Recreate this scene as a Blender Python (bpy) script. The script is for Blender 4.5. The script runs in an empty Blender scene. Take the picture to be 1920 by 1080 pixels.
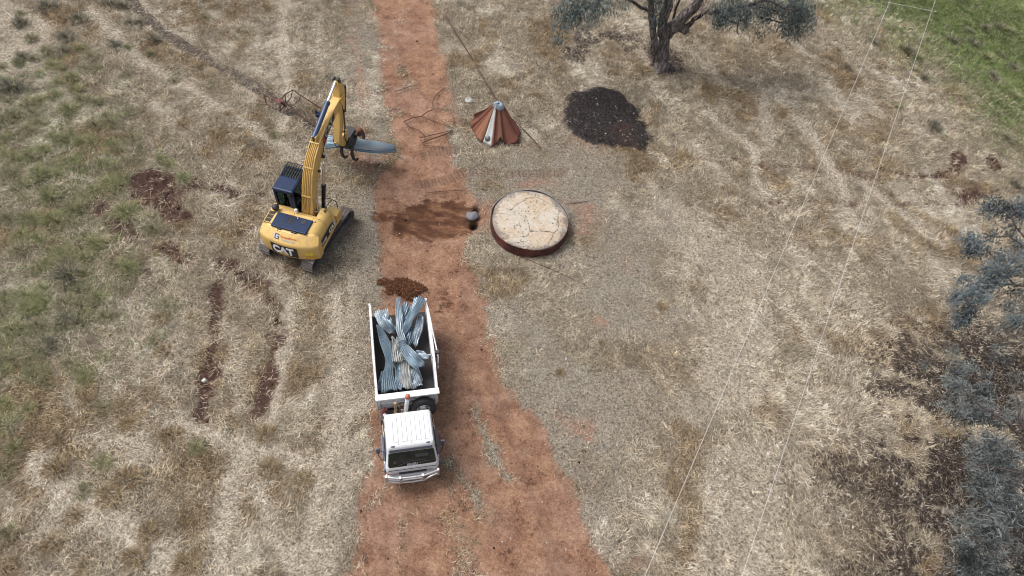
import bpy, bmesh, math, random
import numpy as np
from mathutils import Vector, Matrix

# ------------------------------------------------------------------ camera, sky, sun, exposure
SC = bpy.context.scene
COL = SC.collection
H, DEP, ROLL, FPX = 24.0, 55.5, 9.0, 1297.0
_d, _r = math.radians(DEP), math.radians(ROLL)
FWD = np.array([0, math.cos(_d), -math.sin(_d)])
_right, _up = np.array([1., 0, 0]), np.array([0, math.sin(_d), math.cos(_d)])
RGT = _right*math.cos(_r) + _up*math.sin(_r)
UPV = -_right*math.sin(_r) + _up*math.cos(_r)
cam = bpy.data.cameras.new('camera')
cam.sensor_width = 36.0
cam.lens = 36.0*FPX/1920.0
cam.clip_end = 3000
camo = bpy.data.objects.new('camera', cam)
COL.objects.link(camo)
camo.matrix_world = Matrix(((RGT[0], UPV[0], -FWD[0], 0), (RGT[1], UPV[1], -FWD[1], 0), (RGT[2], UPV[2], -FWD[2], H), (0, 0, 0, 1)))
SC.camera = camo

SUN_EL, SUN_AZ = 56, 168          # azimuth: the side the light comes from, degrees anticlockwise from +X
W = bpy.data.worlds.new('World')
SC.world = W
W.use_nodes = True
wn = W.node_tree
wn.nodes.clear()
sky = wn.nodes.new('ShaderNodeTexSky')
sky.sky_type = 'NISHITA'
sky.sun_disc = False
sky.sun_elevation = math.radians(SUN_EL)
sky.sun_rotation = math.radians(90-SUN_AZ)
sky.dust_density = 6.0
sky.air_density = 1.0
hs = wn.nodes.new('ShaderNodeHueSaturation')
hs.inputs['Saturation'].default_value = 0.45
bg = wn.nodes.new('ShaderNodeBackground')
bg.inputs['Strength'].default_value = 0.125
wo = wn.nodes.new('ShaderNodeOutputWorld')
wn.links.new(sky.outputs[0], hs.inputs['Color'])
wn.links.new(hs.outputs[0], bg.inputs[0])
wn.links.new(bg.outputs[0], wo.inputs[0])
sl = bpy.data.lights.new('sun', 'SUN')
sl.energy = 1.5
sl.angle = math.radians(30)
sl.color = (1.0, 0.975, 0.945)
so = bpy.data.objects.new('sun', sl)
COL.objects.link(so)
_a, _e = math.radians(SUN_AZ), math.radians(SUN_EL)
sdir = Vector((math.cos(_a)*math.cos(_e), math.sin(_a)*math.cos(_e), math.sin(_e)))
so.rotation_euler = sdir.to_track_quat('Z', 'Y').to_euler()
SC.view_settings.view_transform = 'Standard'
SC.view_settings.look = 'None'
SC.view_settings.exposure = 0.58
SC.view_settings.gamma = 1.0
SC.cycles.pixel_filter_type = 'BLACKMAN_HARRIS'
SC.cycles.filter_width = 1.05

random.seed(7)
RNG = np.random.default_rng(11)

# ------------------------------------------------------------------ pixel -> place helpers (authoring coordinates)
def at(px, py, h=0.0):
    d = FWD*FPX + (px-960)*RGT + (540-py)*UPV
    t = (h-H)/d[2]
    p = d*t
    return Vector((p[0], p[1], h))

def atn(pts, h=0.0):
    return np.array([tuple(at(x, y, h))[:2] for x, y in pts])

# ------------------------------------------------------------------ tagging and mesh helpers
def tag(o, label=None, cat=None, group=None, kind=None):
    if label: o['label'] = label
    if cat: o['category'] = cat
    if group: o['group'] = group
    if kind: o['kind'] = kind
    return o

def empty(name, loc, rz, label, cat, group=None):
    o = bpy.data.objects.new(name, None)
    COL.objects.link(o)
    o.location = loc
    o.rotation_euler = (0, 0, rz)
    o.empty_display_size = 0.3
    return tag(o, label, cat, group)

class MB:
    def __init__(self):
        self.v, self.f, self.mi, self.cur = [], [], [], 0
    def add(self, vs, fs):
        n = len(self.v)
        self.v += [tuple(p) for p in vs]
        for f in fs:
            self.f.append(tuple(n+i for i in f))
            self.mi.append(self.cur)
        return self
    def box(self, x0, x1, y0, y1, z0, z1, m=None):
        vs = [Vector((x, y, z)) for z in (z0, z1) for y in (y0, y1) for x in (x0, x1)]
        if m is not None: vs = [m @ p for p in vs]
        return self.add(vs, [(0, 2, 3, 1), (4, 5, 7, 6), (0, 1, 5, 4), (2, 6, 7, 3), (0, 4, 6, 2), (1, 3, 7, 5)])
    def beam(self, a, b, w, h, up=(0, 0, 1)):
        a, b = Vector(a), Vector(b)
        y = (b-a).normalized()
        x = y.cross(Vector(up))
        if x.length < 1e-4: x = y.cross(Vector((1, 0, 0)))
        x.normalize()
        z = x.cross(y)
        vs = []
        for p in (a, b):
            for sx, sz in ((-1, -1), (1, -1), (1, 1), (-1, 1)):
                vs.append(p + x*sx*w/2 + z*sz*h/2)
        return self.add(vs, [(3, 2, 1, 0), (4, 5, 6, 7), (0, 1, 5, 4), (1, 2, 6, 5), (2, 3, 7, 6), (3, 0, 4, 7)])
    def tube(self, pts, r, n=8, cap=True):
        pts = [Vector(p) for p in pts]
        rs = r if isinstance(r, (list, tuple)) else [r]*len(pts)
        base = len(self.v)
        t0 = (pts[1]-pts[0]).normalized()
        ref = Vector((0, 0, 1)) if abs(t0.z) < .9 else Vector((1, 0, 0))
        x = t0.cross(ref).normalized()
        for i, p in enumerate(pts):
            if i == 0: t = pts[1]-pts[0]
            elif i == len(pts)-1: t = pts[-1]-pts[-2]
            else: t = (pts[i+1]-pts[i]).normalized()+(pts[i]-pts[i-1]).normalized()
            if t.length < 1e-6: t = t0.copy()
            t.normalize()
            x = (x - t*x.dot(t))
            if x.length < 1e-5: x = t.orthogonal()
            x.normalize()
            y = t.cross(x)
            for k in range(n):
                a = 2*math.pi*k/n
                self.v.append(tuple(p + (x*math.cos(a)+y*math.sin(a))*rs[i]))
        for i in range(len(pts)-1):
            for k in range(n):
                a, b = base+i*n+k, base+i*n+(k+1) % n
                self.f.append((a, b, b+n, a+n)); self.mi.append(self.cur)
        if cap:
            self.f.append(tuple(base+k for k in reversed(range(n)))); self.mi.append(self.cur)
            e = base+(len(pts)-1)*n
            self.f.append(tuple(e+k for k in range(n))); self.mi.append(self.cur)
        return self
    def cyl(self, a, b, r0, r1=None, n=16):
        return self.tube([a, b], [r0, r0 if r1 is None else r1], n)
    def lathe(self, prof, c, axis=(0, 0, 1), n=24):
        # prof: (radius, height) list, closed at ends when the radius is 0
        ax = Vector(axis).normalized()
        x = ax.orthogonal().normalized(); y = ax.cross(x); c = Vector(c)
        b = len(self.v)
        for r, h in prof:
            for k in range(n):
                a = 2*math.pi*k/n
                self.v.append(tuple(c+ax*h+(x*math.cos(a)+y*math.sin(a))*max(r, 1e-4)))
        for i in range(len(prof)-1):
            for k in range(n):
                p, q = b+i*n+k, b+i*n+(k+1) % n
                self.f.append((p, q, q+n, p+n)); self.mi.append(self.cur)
        return self
    def prism(self, poly, depth, m):
        # poly in local XY, extruded along local Z from 0 to depth, placed by m
        n = len(poly)
        vs = [m @ Vector((x, y, z)) for z in (0, depth) for x, y in poly]
        fs = [tuple(reversed(range(n))), tuple(range(n, 2*n))]
        fs += [(i, (i+1) % n, n+(i+1) % n, n+i) for i in range(n)]
        return self.add(vs, fs)
    def loft(self, rings, closed=True, caps=True):
        n = len(rings[0]); b = len(self.v)
        for r in rings: self.v += [tuple(p) for p in r]
        for i in range(len(rings)-1):
            for k in range(n if closed else n-1):
                p, q = b+i*n+k, b+i*n+(k+1) % n
                self.f.append((p, q, q+n, p+n)); self.mi.append(self.cur)
        if caps and closed:
            self.f.append(tuple(b+k for k in reversed(range(n)))); self.mi.append(self.cur)
            e = b+(len(rings)-1)*n
            self.f.append(tuple(e+k for k in range(n))); self.mi.append(self.cur)
        return self
    def sphere(self, c, r, nu=16, nv=10, sq=(1, 1, 1)):
        b = len(self.v); c = Vector(c)
        for j in range(nv+1):
            th = math.pi*j/nv
            for k in range(nu):
                a = 2*math.pi*k/nu
                rr = max(math.sin(th), 1e-3)
                self.v.append((c.x+r*sq[0]*rr*math.cos(a), c.y+r*sq[1]*rr*math.sin(a), c.z-r*sq[2]*math.cos(th)))
        for j in range(nv):
            for k in range(nu):
                p, q = b+j*nu+k, b+j*nu+(k+1) % nu
                self.f.append((p, q, q+nu, p+nu)); self.mi.append(self.cur)
        return self
    def build(self, name, mat, parent=None, bevel=0, smooth=None, label=None, seg=2, recalc=True):
        me = bpy.data.meshes.new(name)
        me.from_pydata(self.v, [], self.f)
        mats = mat if isinstance(mat, (list, tuple)) else [mat]
        for m in mats: me.materials.append(m)
        if len(mats) > 1: me.polygons.foreach_set('material_index', self.mi)
        if recalc:
            bm = bmesh.new(); bm.from_mesh(me)
            bmesh.ops.recalc_face_normals(bm, faces=bm.faces)
            bm.to_mesh(me); bm.free()
        if smooth is not None:
            for p in me.polygons: p.use_smooth = True
            me.set_sharp_from_angle(angle=math.radians(smooth))
        me.update()
        o = bpy.data.objects.new(name, me)
        COL.objects.link(o)
        if parent is not None: o.parent = parent
        if bevel:
            b = o.modifiers.new('bevel', 'BEVEL')
            b.width = bevel; b.segments = seg; b.limit_method = 'ANGLE'; b.angle_limit = math.radians(35)
            b.harden_normals = False
        if label: o['label'] = label
        return o

def text_verts(s, size, bold=0.0, depth=0.004, space=1.0):
    cu = bpy.data.curves.new('lettering', 'FONT')
    cu.body = s; cu.size = size; cu.extrude = depth; cu.offset = bold
    cu.space_character = space
    cu.align_x = 'CENTER'; cu.align_y = 'CENTER'
    o = bpy.data.objects.new('lettering', cu)
    COL.objects.link(o)
    dg = bpy.context.evaluated_depsgraph_get()
    me = bpy.data.meshes.new_from_object(o.evaluated_get(dg))
    vs = [v.co.copy() for v in me.vertices]
    fs = [tuple(p.vertices) for p in me.polygons]
    bpy.data.objects.remove(o); bpy.data.curves.remove(cu); bpy.data.meshes.remove(me)
    xs = [v.x for v in vs]; ys = [v.y for v in vs]
    cx, cy = (min(xs)+max(xs))/2, (min(ys)+max(ys))/2
    vs = [Vector((v.x-cx, v.y-cy, v.z)) for v in vs]
    return vs, fs

# ------------------------------------------------------------------ noise in numpy (fields of the ground)
def vnoise(x, y, seed):
    xi, yi = np.floor(x).astype(np.int64), np.floor(y).astype(np.int64)
    fx, fy = x-xi, y-yi
    fx, fy = fx*fx*fx*(fx*(fx*6-15)+10), fy*fy*fy*(fy*(fy*6-15)+10)
    def h(a, b):
        n = (a*374761393 + b*668265263 + seed*974634777) & 0xffffffff
        n = ((n ^ (n >> 13))*1274126177) & 0xffffffff
        n = (n ^ (n >> 16)) & 0xffffffff
        return n/4294967295.0
    return (h(xi, yi)*(1-fx)+h(xi+1, yi)*fx)*(1-fy)+(h(xi, yi+1)*(1-fx)+h(xi+1, yi+1)*fx)*fy

def fbm(x, y, sc, seed, oct=4, rough=.55, ax=1.0, ang=0.0):
    c, s = math.cos(ang), math.sin(ang)
    u, v = (x*c+y*s)*sc, (-x*s+y*c)*sc*ax
    t, a, w = 0, 1.0, 0
    for i in range(oct):
        t = t + a*vnoise(u+i*17.3, v-i*9.1, seed+i*31)
        w += a; a *= rough; u, v = u*2.03, v*2.03
    return t/w

def sstep(a, b, x):
    t = np.clip((x-a)/(b-a), 0, 1)
    return t*t*(3-2*t)

X0, X1, Y0, Y1, ST = -36.0, 38.0, -2.0, 53.0, 0.1
GX = np.arange(X0, X1+ST/2, ST); GY = np.arange(Y0, Y1+ST/2, ST)
GXX, GYY = np.meshgrid(GX, GY)

def sub(pts, pad):
    x0, y0 = pts.min(0)-pad; x1, y1 = pts.max(0)+pad
    i0, i1 = max(0, int((x0-X0)/ST)), min(len(GX), int((x1-X0)/ST)+2)
    j0, j1 = max(0, int((y0-Y0)/ST)), min(len(GY), int((y1-Y0)/ST)+2)
    return slice(j0, j1), slice(i0, i1)

def seg_dist(X, Y, a, b):
    ab = b-a; L2 = (ab**2).sum()+1e-9
    t = np.clip(((X-a[0])*ab[0]+(Y-a[1])*ab[1])/L2, 0, 1)
    return np.hypot(X-a[0]-t*ab[0], Y-a[1]-t*ab[1]), t

def poly(field, px, soft=.5, val=1.0, wob=.35, wsc=.9, seed=3):
    """raise the field inside the ground polygon whose corners are given as photo points"""
    p = atn(px); sl_ = sub(p, soft*2+1)
    X, Y = GXX[sl_], GYY[sl_]
    d = np.full(X.shape, 1e9); ins = np.zeros(X.shape, bool)
    for i in range(len(p)):
        a, b = p[i], p[(i+1) % len(p)]
        d = np.minimum(d, seg_dist(X, Y, a, b)[0])
        c = ((a[1] > Y) != (b[1] > Y))
        ins ^= c & (X < (b[0]-a[0])*(Y-a[1])/(b[1]-a[1]+1e-12)+a[0])
    sd = np.where(ins, d, -d) + (fbm(X, Y, wsc, seed, 4, .6)-.5)*2*wob
    field[sl_] = np.maximum(field[sl_], val*sstep(-soft, soft, sd))

def strip(field, px, w, soft=.15, val=1.0, wob=.1, wsc=1.5, seed=5, along=None):
    p = atn(px); sl_ = sub(p, w+soft*2+1)
    X, Y = GXX[sl_], GYY[sl_]
    d = np.full(X.shape, 1e9); s = np.zeros(X.shape); acc = 0
    for a, b in zip(p[:-1], p[1:]):
        L = np.linalg.norm(b-a)
        dd, t = seg_dist(X, Y, a, b)
        m = dd < d
        d = np.where(m, dd, d); s = np.where(m, acc+t*L, s); acc += L
    sd = w/2-d+(fbm(X, Y, wsc, seed, 3, .6)-.5)*2*wob
    new = val*sstep(-soft, soft, sd)
    if along is not None:
        along[sl_] = np.where(new > field[sl_], s, along[sl_])
    field[sl_] = np.maximum(field[sl_], new)

F = {k: np.zeros(GXX.shape) for k in ('road', 'bare', 'gravel', 'ash', 'green', 'litter', 'wet', 'cleat', 'pale', 'brown', 'red', 'hole', 'along', 'trail', 'thin', 'rut')}
# the red earth road
poly(F['road'], [(697, -60), (700, 0), (708, 100), (720, 200), (733, 262), (745, 300), (700, 345), (700, 420), (716, 470), (716, 540), (708, 640), (698, 760), (690, 880), (680, 950), (668, 1010), (648, 1090), (635, 1160),
     (1210, 1160), (1155, 1085), (1110, 1010), (1085, 945), (1058, 885), (1020, 805), (985, 762), (950, 700), (930, 650), (905, 565), (890, 520), (868, 470), (905, 400), (880, 350), (850, 300), (838, 240), (835, 180), (830, 100), (806, 0), (800, -60)], .60, 1, .38, 1.2, 21)
F['road'] *= 1-0.45*sstep(.60, .74, fbm(GXX, GYY, .55, 77, 5, .65))*sstep(.3, .6, fbm(GXX, GYY, .18, 78, 2))
rl = np.zeros(GXX.shape)
for q, w, v in (([(886, 765), (900, 795), (918, 830), (932, 865), (948, 895)], .36, .85), ([(838, 868), (862, 892), (885, 915), (898, 945)], .45, .7), ([(848, 930), (870, 950), (920, 965)], .5, .5), ([(835, 975), (862, 1000), (870, 1040), (885, 1090)], 1.1, .42),
                ([(755, 915), (758, 960), (750, 1010)], .3, .5), ([(778, 925), (785, 965)], .35, .6), ([(830, 890), (850, 930)], .4, .6), ([(990, 840), (1000, 870)], .3, .5), ([(752, 1000), (750, 1080)], .3, .5), ([(905, 640), (930, 690), (960, 740)], .3, .4), ([(735, 90), (745, 110), (765, 160)], .5, .45), ([(745, 60), (760, 20)], .5, .4), ([(770, 230), (760, 270)], .4, .4)):
    strip(rl, q, w, .35, v, .3, 1.6, 22)
for q, w, v in (([(725, -20), (733, 100), (748, 220), (742, 300)], .5, .6), ([(788, -20), (803, 120), (815, 230)], .5, .6), ([(868, 545), (895, 660), (945, 790), (1000, 940), (1055, 1090)], .6, .8), ([(738, 910), (728, 1000), (715, 1090)], .6, .5), ([(900, 905), (940, 1000), (985, 1090)], .5, .4), ([(880, 600), (905, 680), (960, 790)], .35, .8), ([(830, 780), (850, 850), (880, 930)], .45, .5), ([(990, 780), (1030, 850), (1070, 930)], .4, .7)):
    strip(F['rut'], q, w, .3, v, .2, 1.2, 23)
F['road'] *= 1-rl; F['gravel'] = np.maximum(F['gravel'], rl*.9)
for q in [[(900, 380), (935, 370), (925, 440), (895, 435)], [(1060, 375), (1120, 380), (1130, 430), (1075, 440)], [(1108, 588), (1140, 592), (1132, 612), (1112, 610)],
          [(1190, 570), (1225, 575), (1240, 605), (1215, 600)], [(1175, 485), (1182, 485), (1182, 505), (1172, 505)], [(800, 30), (835, 100), (870, 230), (840, 240), (820, 150)],
          [(650, 0), (662, 0), (690, 200), (700, 300), (690, 300), (672, 200)], [(1040, 770), (1110, 790), (1110, 830), (1060, 830)], [(1000, 330), (1060, 335), (1040, 352), (960, 350)], [(1180, 1040), (1240, 1030), (1235, 1080), (1160, 1085)],
          [(660, 280), (740, 290), (700, 330), (650, 320)]]:
    poly(F['red'], q, .6, .8, .6, 1.3, 31)
# grey trodden verges
poly(F['gravel'], [(655, -60), (700, -60), (735, 300), (720, 480), (700, 760), (690, 930), (650, 1100), (625, 1100), (655, 800), (670, 520), (655, 300), (645, 150)], .7, .85, .4, .7, 41)
poly(F['gravel'], [(800, -60), (835, 200), (870, 300), (1000, 290), (1090, 240), (1230, 320), (1290, 420), (1260, 560), (1330, 640), (1290, 760), (1180, 830), (1130, 1000), (1200, 1100), (1120, 1100), (1030, 860), (980, 760), (900, 560), (860, 430), (820, 250)], 2.2, .92, 1.4, .5, 42)
F['gravel'] *= 1-.8*sstep(.47, .63, fbm(GXX, GYY, .42, 46, 5, .62))
F['gravel'] = np.maximum(F['gravel'], rl*.9)
# burnt patch, wet digging, holes
poly(F['ash'], [(1052, 222), (1064, 183), (1113, 164), (1168, 178), (1190, 202), (1198, 227), (1220, 265), (1208, 285), (1168, 279), (1112, 273), (1072, 262)], .45, 1, .5, 1.1, 51)
poly(F['red'], [(1052, 230), (1090, 258), (1180, 276), (1130, 290), (1060, 268)], .6, .7, .5, 1.2, 56)
poly(F['litter'], [(1045, 225), (1080, 180), (1190, 190), (1222, 275), (1140, 290), (1060, 262)], .8, .40, .8, .7, 55)
poly(F['wet'], [(735, 405), (760, 385), (800, 372), (868, 378), (882, 400), (878, 428), (850, 440), (780, 446), (750, 438)], .45, 1, .35, 1.3, 52)
poly(F['wet'], [(700, 398), (745, 392), (745, 412), (700, 412)], .25, .6, .3, 1.2, 53)
poly(F['wet'], [(820, 540), (850, 540), (850, 580), (825, 580)], .3, .45, .3, 1.2, 54)
for q in [(893, 391), (889, 421)]:
    c = atn([q])[0]; F['hole'] = np.maximum(F['hole'], sstep(.24, .12, np.hypot(GXX-c[0], (GYY-c[1])*.8)))
# bare dark soil
for q in [[(230, 348), (250, 323), (285, 308), (318, 320), (334, 355), (335, 385), (368, 412), (345, 422), (300, 402), (260, 374)],
          [(395, 345), (430, 348), (500, 362), (500, 372), (440, 368), (400, 358)], [(260, 490), (285, 510), (300, 535), (282, 530)], [(350, 335), (372, 345), (365, 360), (350, 352)]]:
    poly(F['bare'], q, .25, 1, .45, 1.4, 61)
strip(F['bare'], [(402, 535), (406, 580), (402, 640), (392, 690), (380, 770)], .66, .30, 1, .38, 1.4, 62, F['along'])
strip(F['bare'], [(440, 495), (490, 525), (512, 570), (520, 630), (512, 670), (500, 720), (480, 775)], .5, .40, .80, .6, 1.2, 63, F['along'])
for q, w, v in (([(178, 386), (212, 412), (240, 436)], .8, .75), ([(210, 425), (250, 446), (290, 462), (345, 478)], .8, .7), ([(265, 482), (290, 512), (325, 552)], .6, .6), ([(455, 505), (500, 545), (470, 560)], .5, .35), ([(410, 420), (450, 430), (490, 420)], .6, .45), ([(425, 495), (455, 515), (490, 528)], .8, .8), ([(395, 350), (440, 360), (505, 368)], .5, .8), ([(345, 335), (375, 350), (360, 375)], .6, .7), ([(300, 440), (345, 445), (390, 455)], .5, .45), ([(230, 480), (270, 500), (285, 530)], .4, .5)):
    strip(F['bare'], q, w, .45, v, .5, 1.3, 68)
for q in [[(1775, 285), (1800, 280), (1815, 300), (1805, 320), (1782, 322)], [(1685, 328), (1750, 325), (1790, 318), (1770, 335), (1700, 338)], [(1840, 296), (1862, 295), (1885, 318), (1860, 322)], [(1790, 362), (1830, 350), (1850, 370), (1810, 388)]]:
    poly(F['bare'], q, .25, 1, .35, 1.3, 64)
strip(F['bare'], [(1290, 385), (1480, 378), (1640, 383), (1840, 385)], .3, .25, .55, .45, 1.6, 65)
strip(F['bare'], [(1310, 300), (1420, 308), (1520, 315), (1600, 325), (1690, 332)], .45, .25, .55, .5, 1.8, 66, F['along'])
poly(F['bare'], [(640, 290), (690, 296), (740, 305), (730, 320), (660, 318)], .4, .6, .4, 1.2, 67)
# crawler prints
for q, w in (([(800, 287), (822, 283), (850, 281)], .6), ([(785, 345), (830, 338), (870, 325), (930, 321)], .55), ([(955, 326), (1000, 324), (1056, 325)], .55), ([(850, 281), (905, 275), (960, 270), (1000, 272)], .4)):
    strip(F['cleat'], q, w, .12, .9, .08, 2, 71, F['along'])
# animal trail and wheel lanes
strip(F['trail'], [(225, -30), (262, 20), (300, 55), (345, 85), (400, 118), (470, 158), (520, 190), (565, 218), (600, 243)], .62, .22, 1, .12, 1, 72)
strip(F['bare'], [(845, 50), (880, 100), (910, 160), (935, 195)], .16, .12, .6, .1, 2, 73)
strip(F['bare'], [(972, 225), (990, 250), (1015, 280)], .14, .12, .7, .1, 2, 74)
for q, w, v in (([(531, -30), (530, 60), (538, 180), (525, 250)], .5, .8), ([(585, -20), (598, 120)], .45, .5), ([(485, 40), (478, 140)], .4, .45), ([(171, 18), (256, 110), (379, 177), (501, 256), (590, 312)], .55, .8), ([(235, -20), (300, 50), (350, 82)], .9, .5),
                ([(70, 876), (161, 951), (242, 999), (322, 1058)], .7, .8), ([(322, 790), (408, 822), (515, 849), (607, 886)], .5, .7), ([(472, 833), (430, 908), (419, 983), (408, 1090)], .6, .7), ([(542, 553), (532, 661), (510, 768), (483, 919), (515, 1010), (558, 1058)], .5, .75),
                ([(628, 554), (639, 661), (623, 822), (590, 956), (580, 1090)], .45, .75), ([(665, 520), (655, 700), (640, 900), (610, 1090)], .5, .7), ([(375, 800), (300, 840), (160, 820)], .5, .5), ([(0, 20), (60, 60), (20, 120)], 1.6, .6), ([(440, 620), (452, 760)], .5, .5),
                ([(1321, 210), (1415, 282), (1415, 338), (1449, 382)], .5, .8), ([(1500, 225), (1521, 260), (1571, 332), (1593, 399), (1615, 427)], .6, 1), ([(1615, 343), (1688, 399), (1760, 454)], .5, .8), ([(1427, 193), (1443, 271)], .6, .6), ([(1360, 440), (1470, 560), (1560, 680)], .6, .5), ([(1470, 430), (1560, 520), (1680, 620)], .5, .5), ([(1290, 90), (1360, 160)], .5, .5),
                ([(1254, 410), (1371, 493), (1393, 593), (1371, 715)], 2.2, .55), ([(1400, 900), (1380, 1090)], 2.5, .5)):
    strip(F['thin'], q, w*1.3, .35, min(1, v*1.35), .25, 1, 75)
# leaf litter under the trees
poly(F['litter'], [(1035, 65), (1080, 40), (1160, 45), (1215, 70), (1210, 105), (1130, 112), (1070, 118), (1050, 95)], .9, .8, .9, .8, 81)
poly(F['litter'], [(1200, 90), (1220, 60), (1275, 100), (1290, 135), (1240, 145), (1215, 125)], .4, .9, .3, 1.2, 82)
poly(F['litter'], [(1640, 620), (1760, 590), (2100, 620), (2100, 1160), (1500, 1160), (1620, 1010), (1500, 900), (1620, 800), (1600, 740)], 4.0, 1.0, 1.5, .55, 83)
F['litter'] *= .10+.90*sstep(.42, .56, fbm(GXX, GYY, .75, 84, 5, .6)+.02*np.clip(GXX-9, 0, 6))
for q in [[(1660, 640), (1690, 620), (1760, 665), (1740, 680)], [(1655, 660), (1680, 660), (1720, 700), (1700, 705)], [(1530, 950), (1570, 970), (1600, 990), (1560, 985)]]:
    poly(F['litter'], q, .3, .7, .3, 1.6, 85)
# greens
poly(F['green'], [(1480, -60), (1590, 15), (1690, 85), (1770, 150), (1850, 225), (1990, 330), (2100, 100), (2000, -80)], 4.2, 1, 1.8, .35, 91)
poly(F['green'], [(-40, 120), (90, 90), (190, 170), (250, 260), (330, 330), (290, 420), (300, 520), (180, 640), (-60, 820)], 3.2, .62, 1.8, .3, 92)
poly(F['green'], [(895, 345), (925, 340), (930, 365), (905, 370)], .3, .5, .3, 1, 93)
poly(F['green'], [(930, 640), (1000, 640), (1000, 700), (950, 700)], .6, .25, .3, 1, 94)
# straw tone: pale lodged swaths and brown stands, combed along the slope
rows = math.radians(-52)
sideR = sstep(-1, 6, GXX-(GYY-16)*.1)
c1 = fbm(GXX, GYY, .34, 101, 5, .6, 2.6, rows); c2 = fbm(GXX, GYY, .42, 102, 5, .6)
cc = c1*sideR+c2*(1-sideR)
F['pale'] = .9*sstep(.52, .76, cc)
F['brown'] = .95*sstep(.51, .66, fbm(GXX, GYY, .55, 103, 5, .62))*(1-F['pale'])
for q, v in (([(1230, 560), (1420, 520), (1560, 640), (1400, 760), (1300, 900), (1330, 1080), (1500, 1080), (1600, 900), (1720, 700), (1600, 520), (1420, 420), (1290, 430)], .45), ([(220, 570), (360, 560), (370, 700), (240, 700)], .6), ([(1560, 320), (1640, 420), (1720, 480), (1690, 490), (1560, 400)], .6)):
    poly(F['pale'], q, 1.4, v, 1.2, .4, 104)
for q, v in (([(1100, 660), (1230, 600), (1300, 640), (1300, 760), (1240, 860), (1170, 800), (1110, 740)], .55), ([(1225, 560), (1255, 560), (1250, 600), (1225, 590)], .9), ([(1100, 690), (1130, 690), (1130, 720), (1100, 720)], .9), ([(200, 840), (420, 820), (540, 1000), (330, 960)], .9), ([(120, 860), (200, 850), (220, 900), (140, 910)], .8), ([(470, 860), (530, 850), (540, 930), (490, 940)], .8), ([(560, 870), (610, 880), (590, 990), (555, 960)], .7), ([(540, 580), (640, 570), (625, 720), (560, 740)], .6), ([(430, 540), (480, 600), (470, 760), (425, 740)], .5), ([(1560, 200), (1680, 190), (1670, 260), (1560, 240)], .7), ([(1280, 30), (1500, 60), (1480, 140), (1330, 140)], .5)):
    poly(F['brown'], q, 1.2, v, 1.2, .5, 105)

n_lo = fbm(GXX, GYY, .9, 111, 4); n_hi = fbm(GXX, GYY, 3.1, 112, 3)
soilish = np.clip(F['road']+F['gravel']*.6+F['ash'], 0, 1)
GZ = (n_lo-.5)*.16*(1-soilish*.8)+(n_hi-.5)*.09*(1-soilish*.55)
GZ += -.05*F['bare']+(fbm(GXX, GYY, 3.6, 113, 2)-.5)*.20*F['bare'] - .04*F['road'] + F['ash']*(.16+.10*n_hi) - .32*F['hole'] - .16*F['wet'] - .03*F['trail']
GZ += .025*F['cleat']*np.sin(F['along']*2*math.pi/.3)

def sample(field, x, y):
    u = np.clip((x-X0)/ST, 0, len(GX)-1.001); v = np.clip((y-Y0)/ST, 0, len(GY)-1.001)
    i, j = u.astype(int), v.astype(int); fu, fv = u-i, v-j
    return (field[j, i]*(1-fu)+field[j, i+1]*fu)*(1-fv)+(field[j+1, i]*(1-fu)+field[j+1, i+1]*fu)*fv

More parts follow.
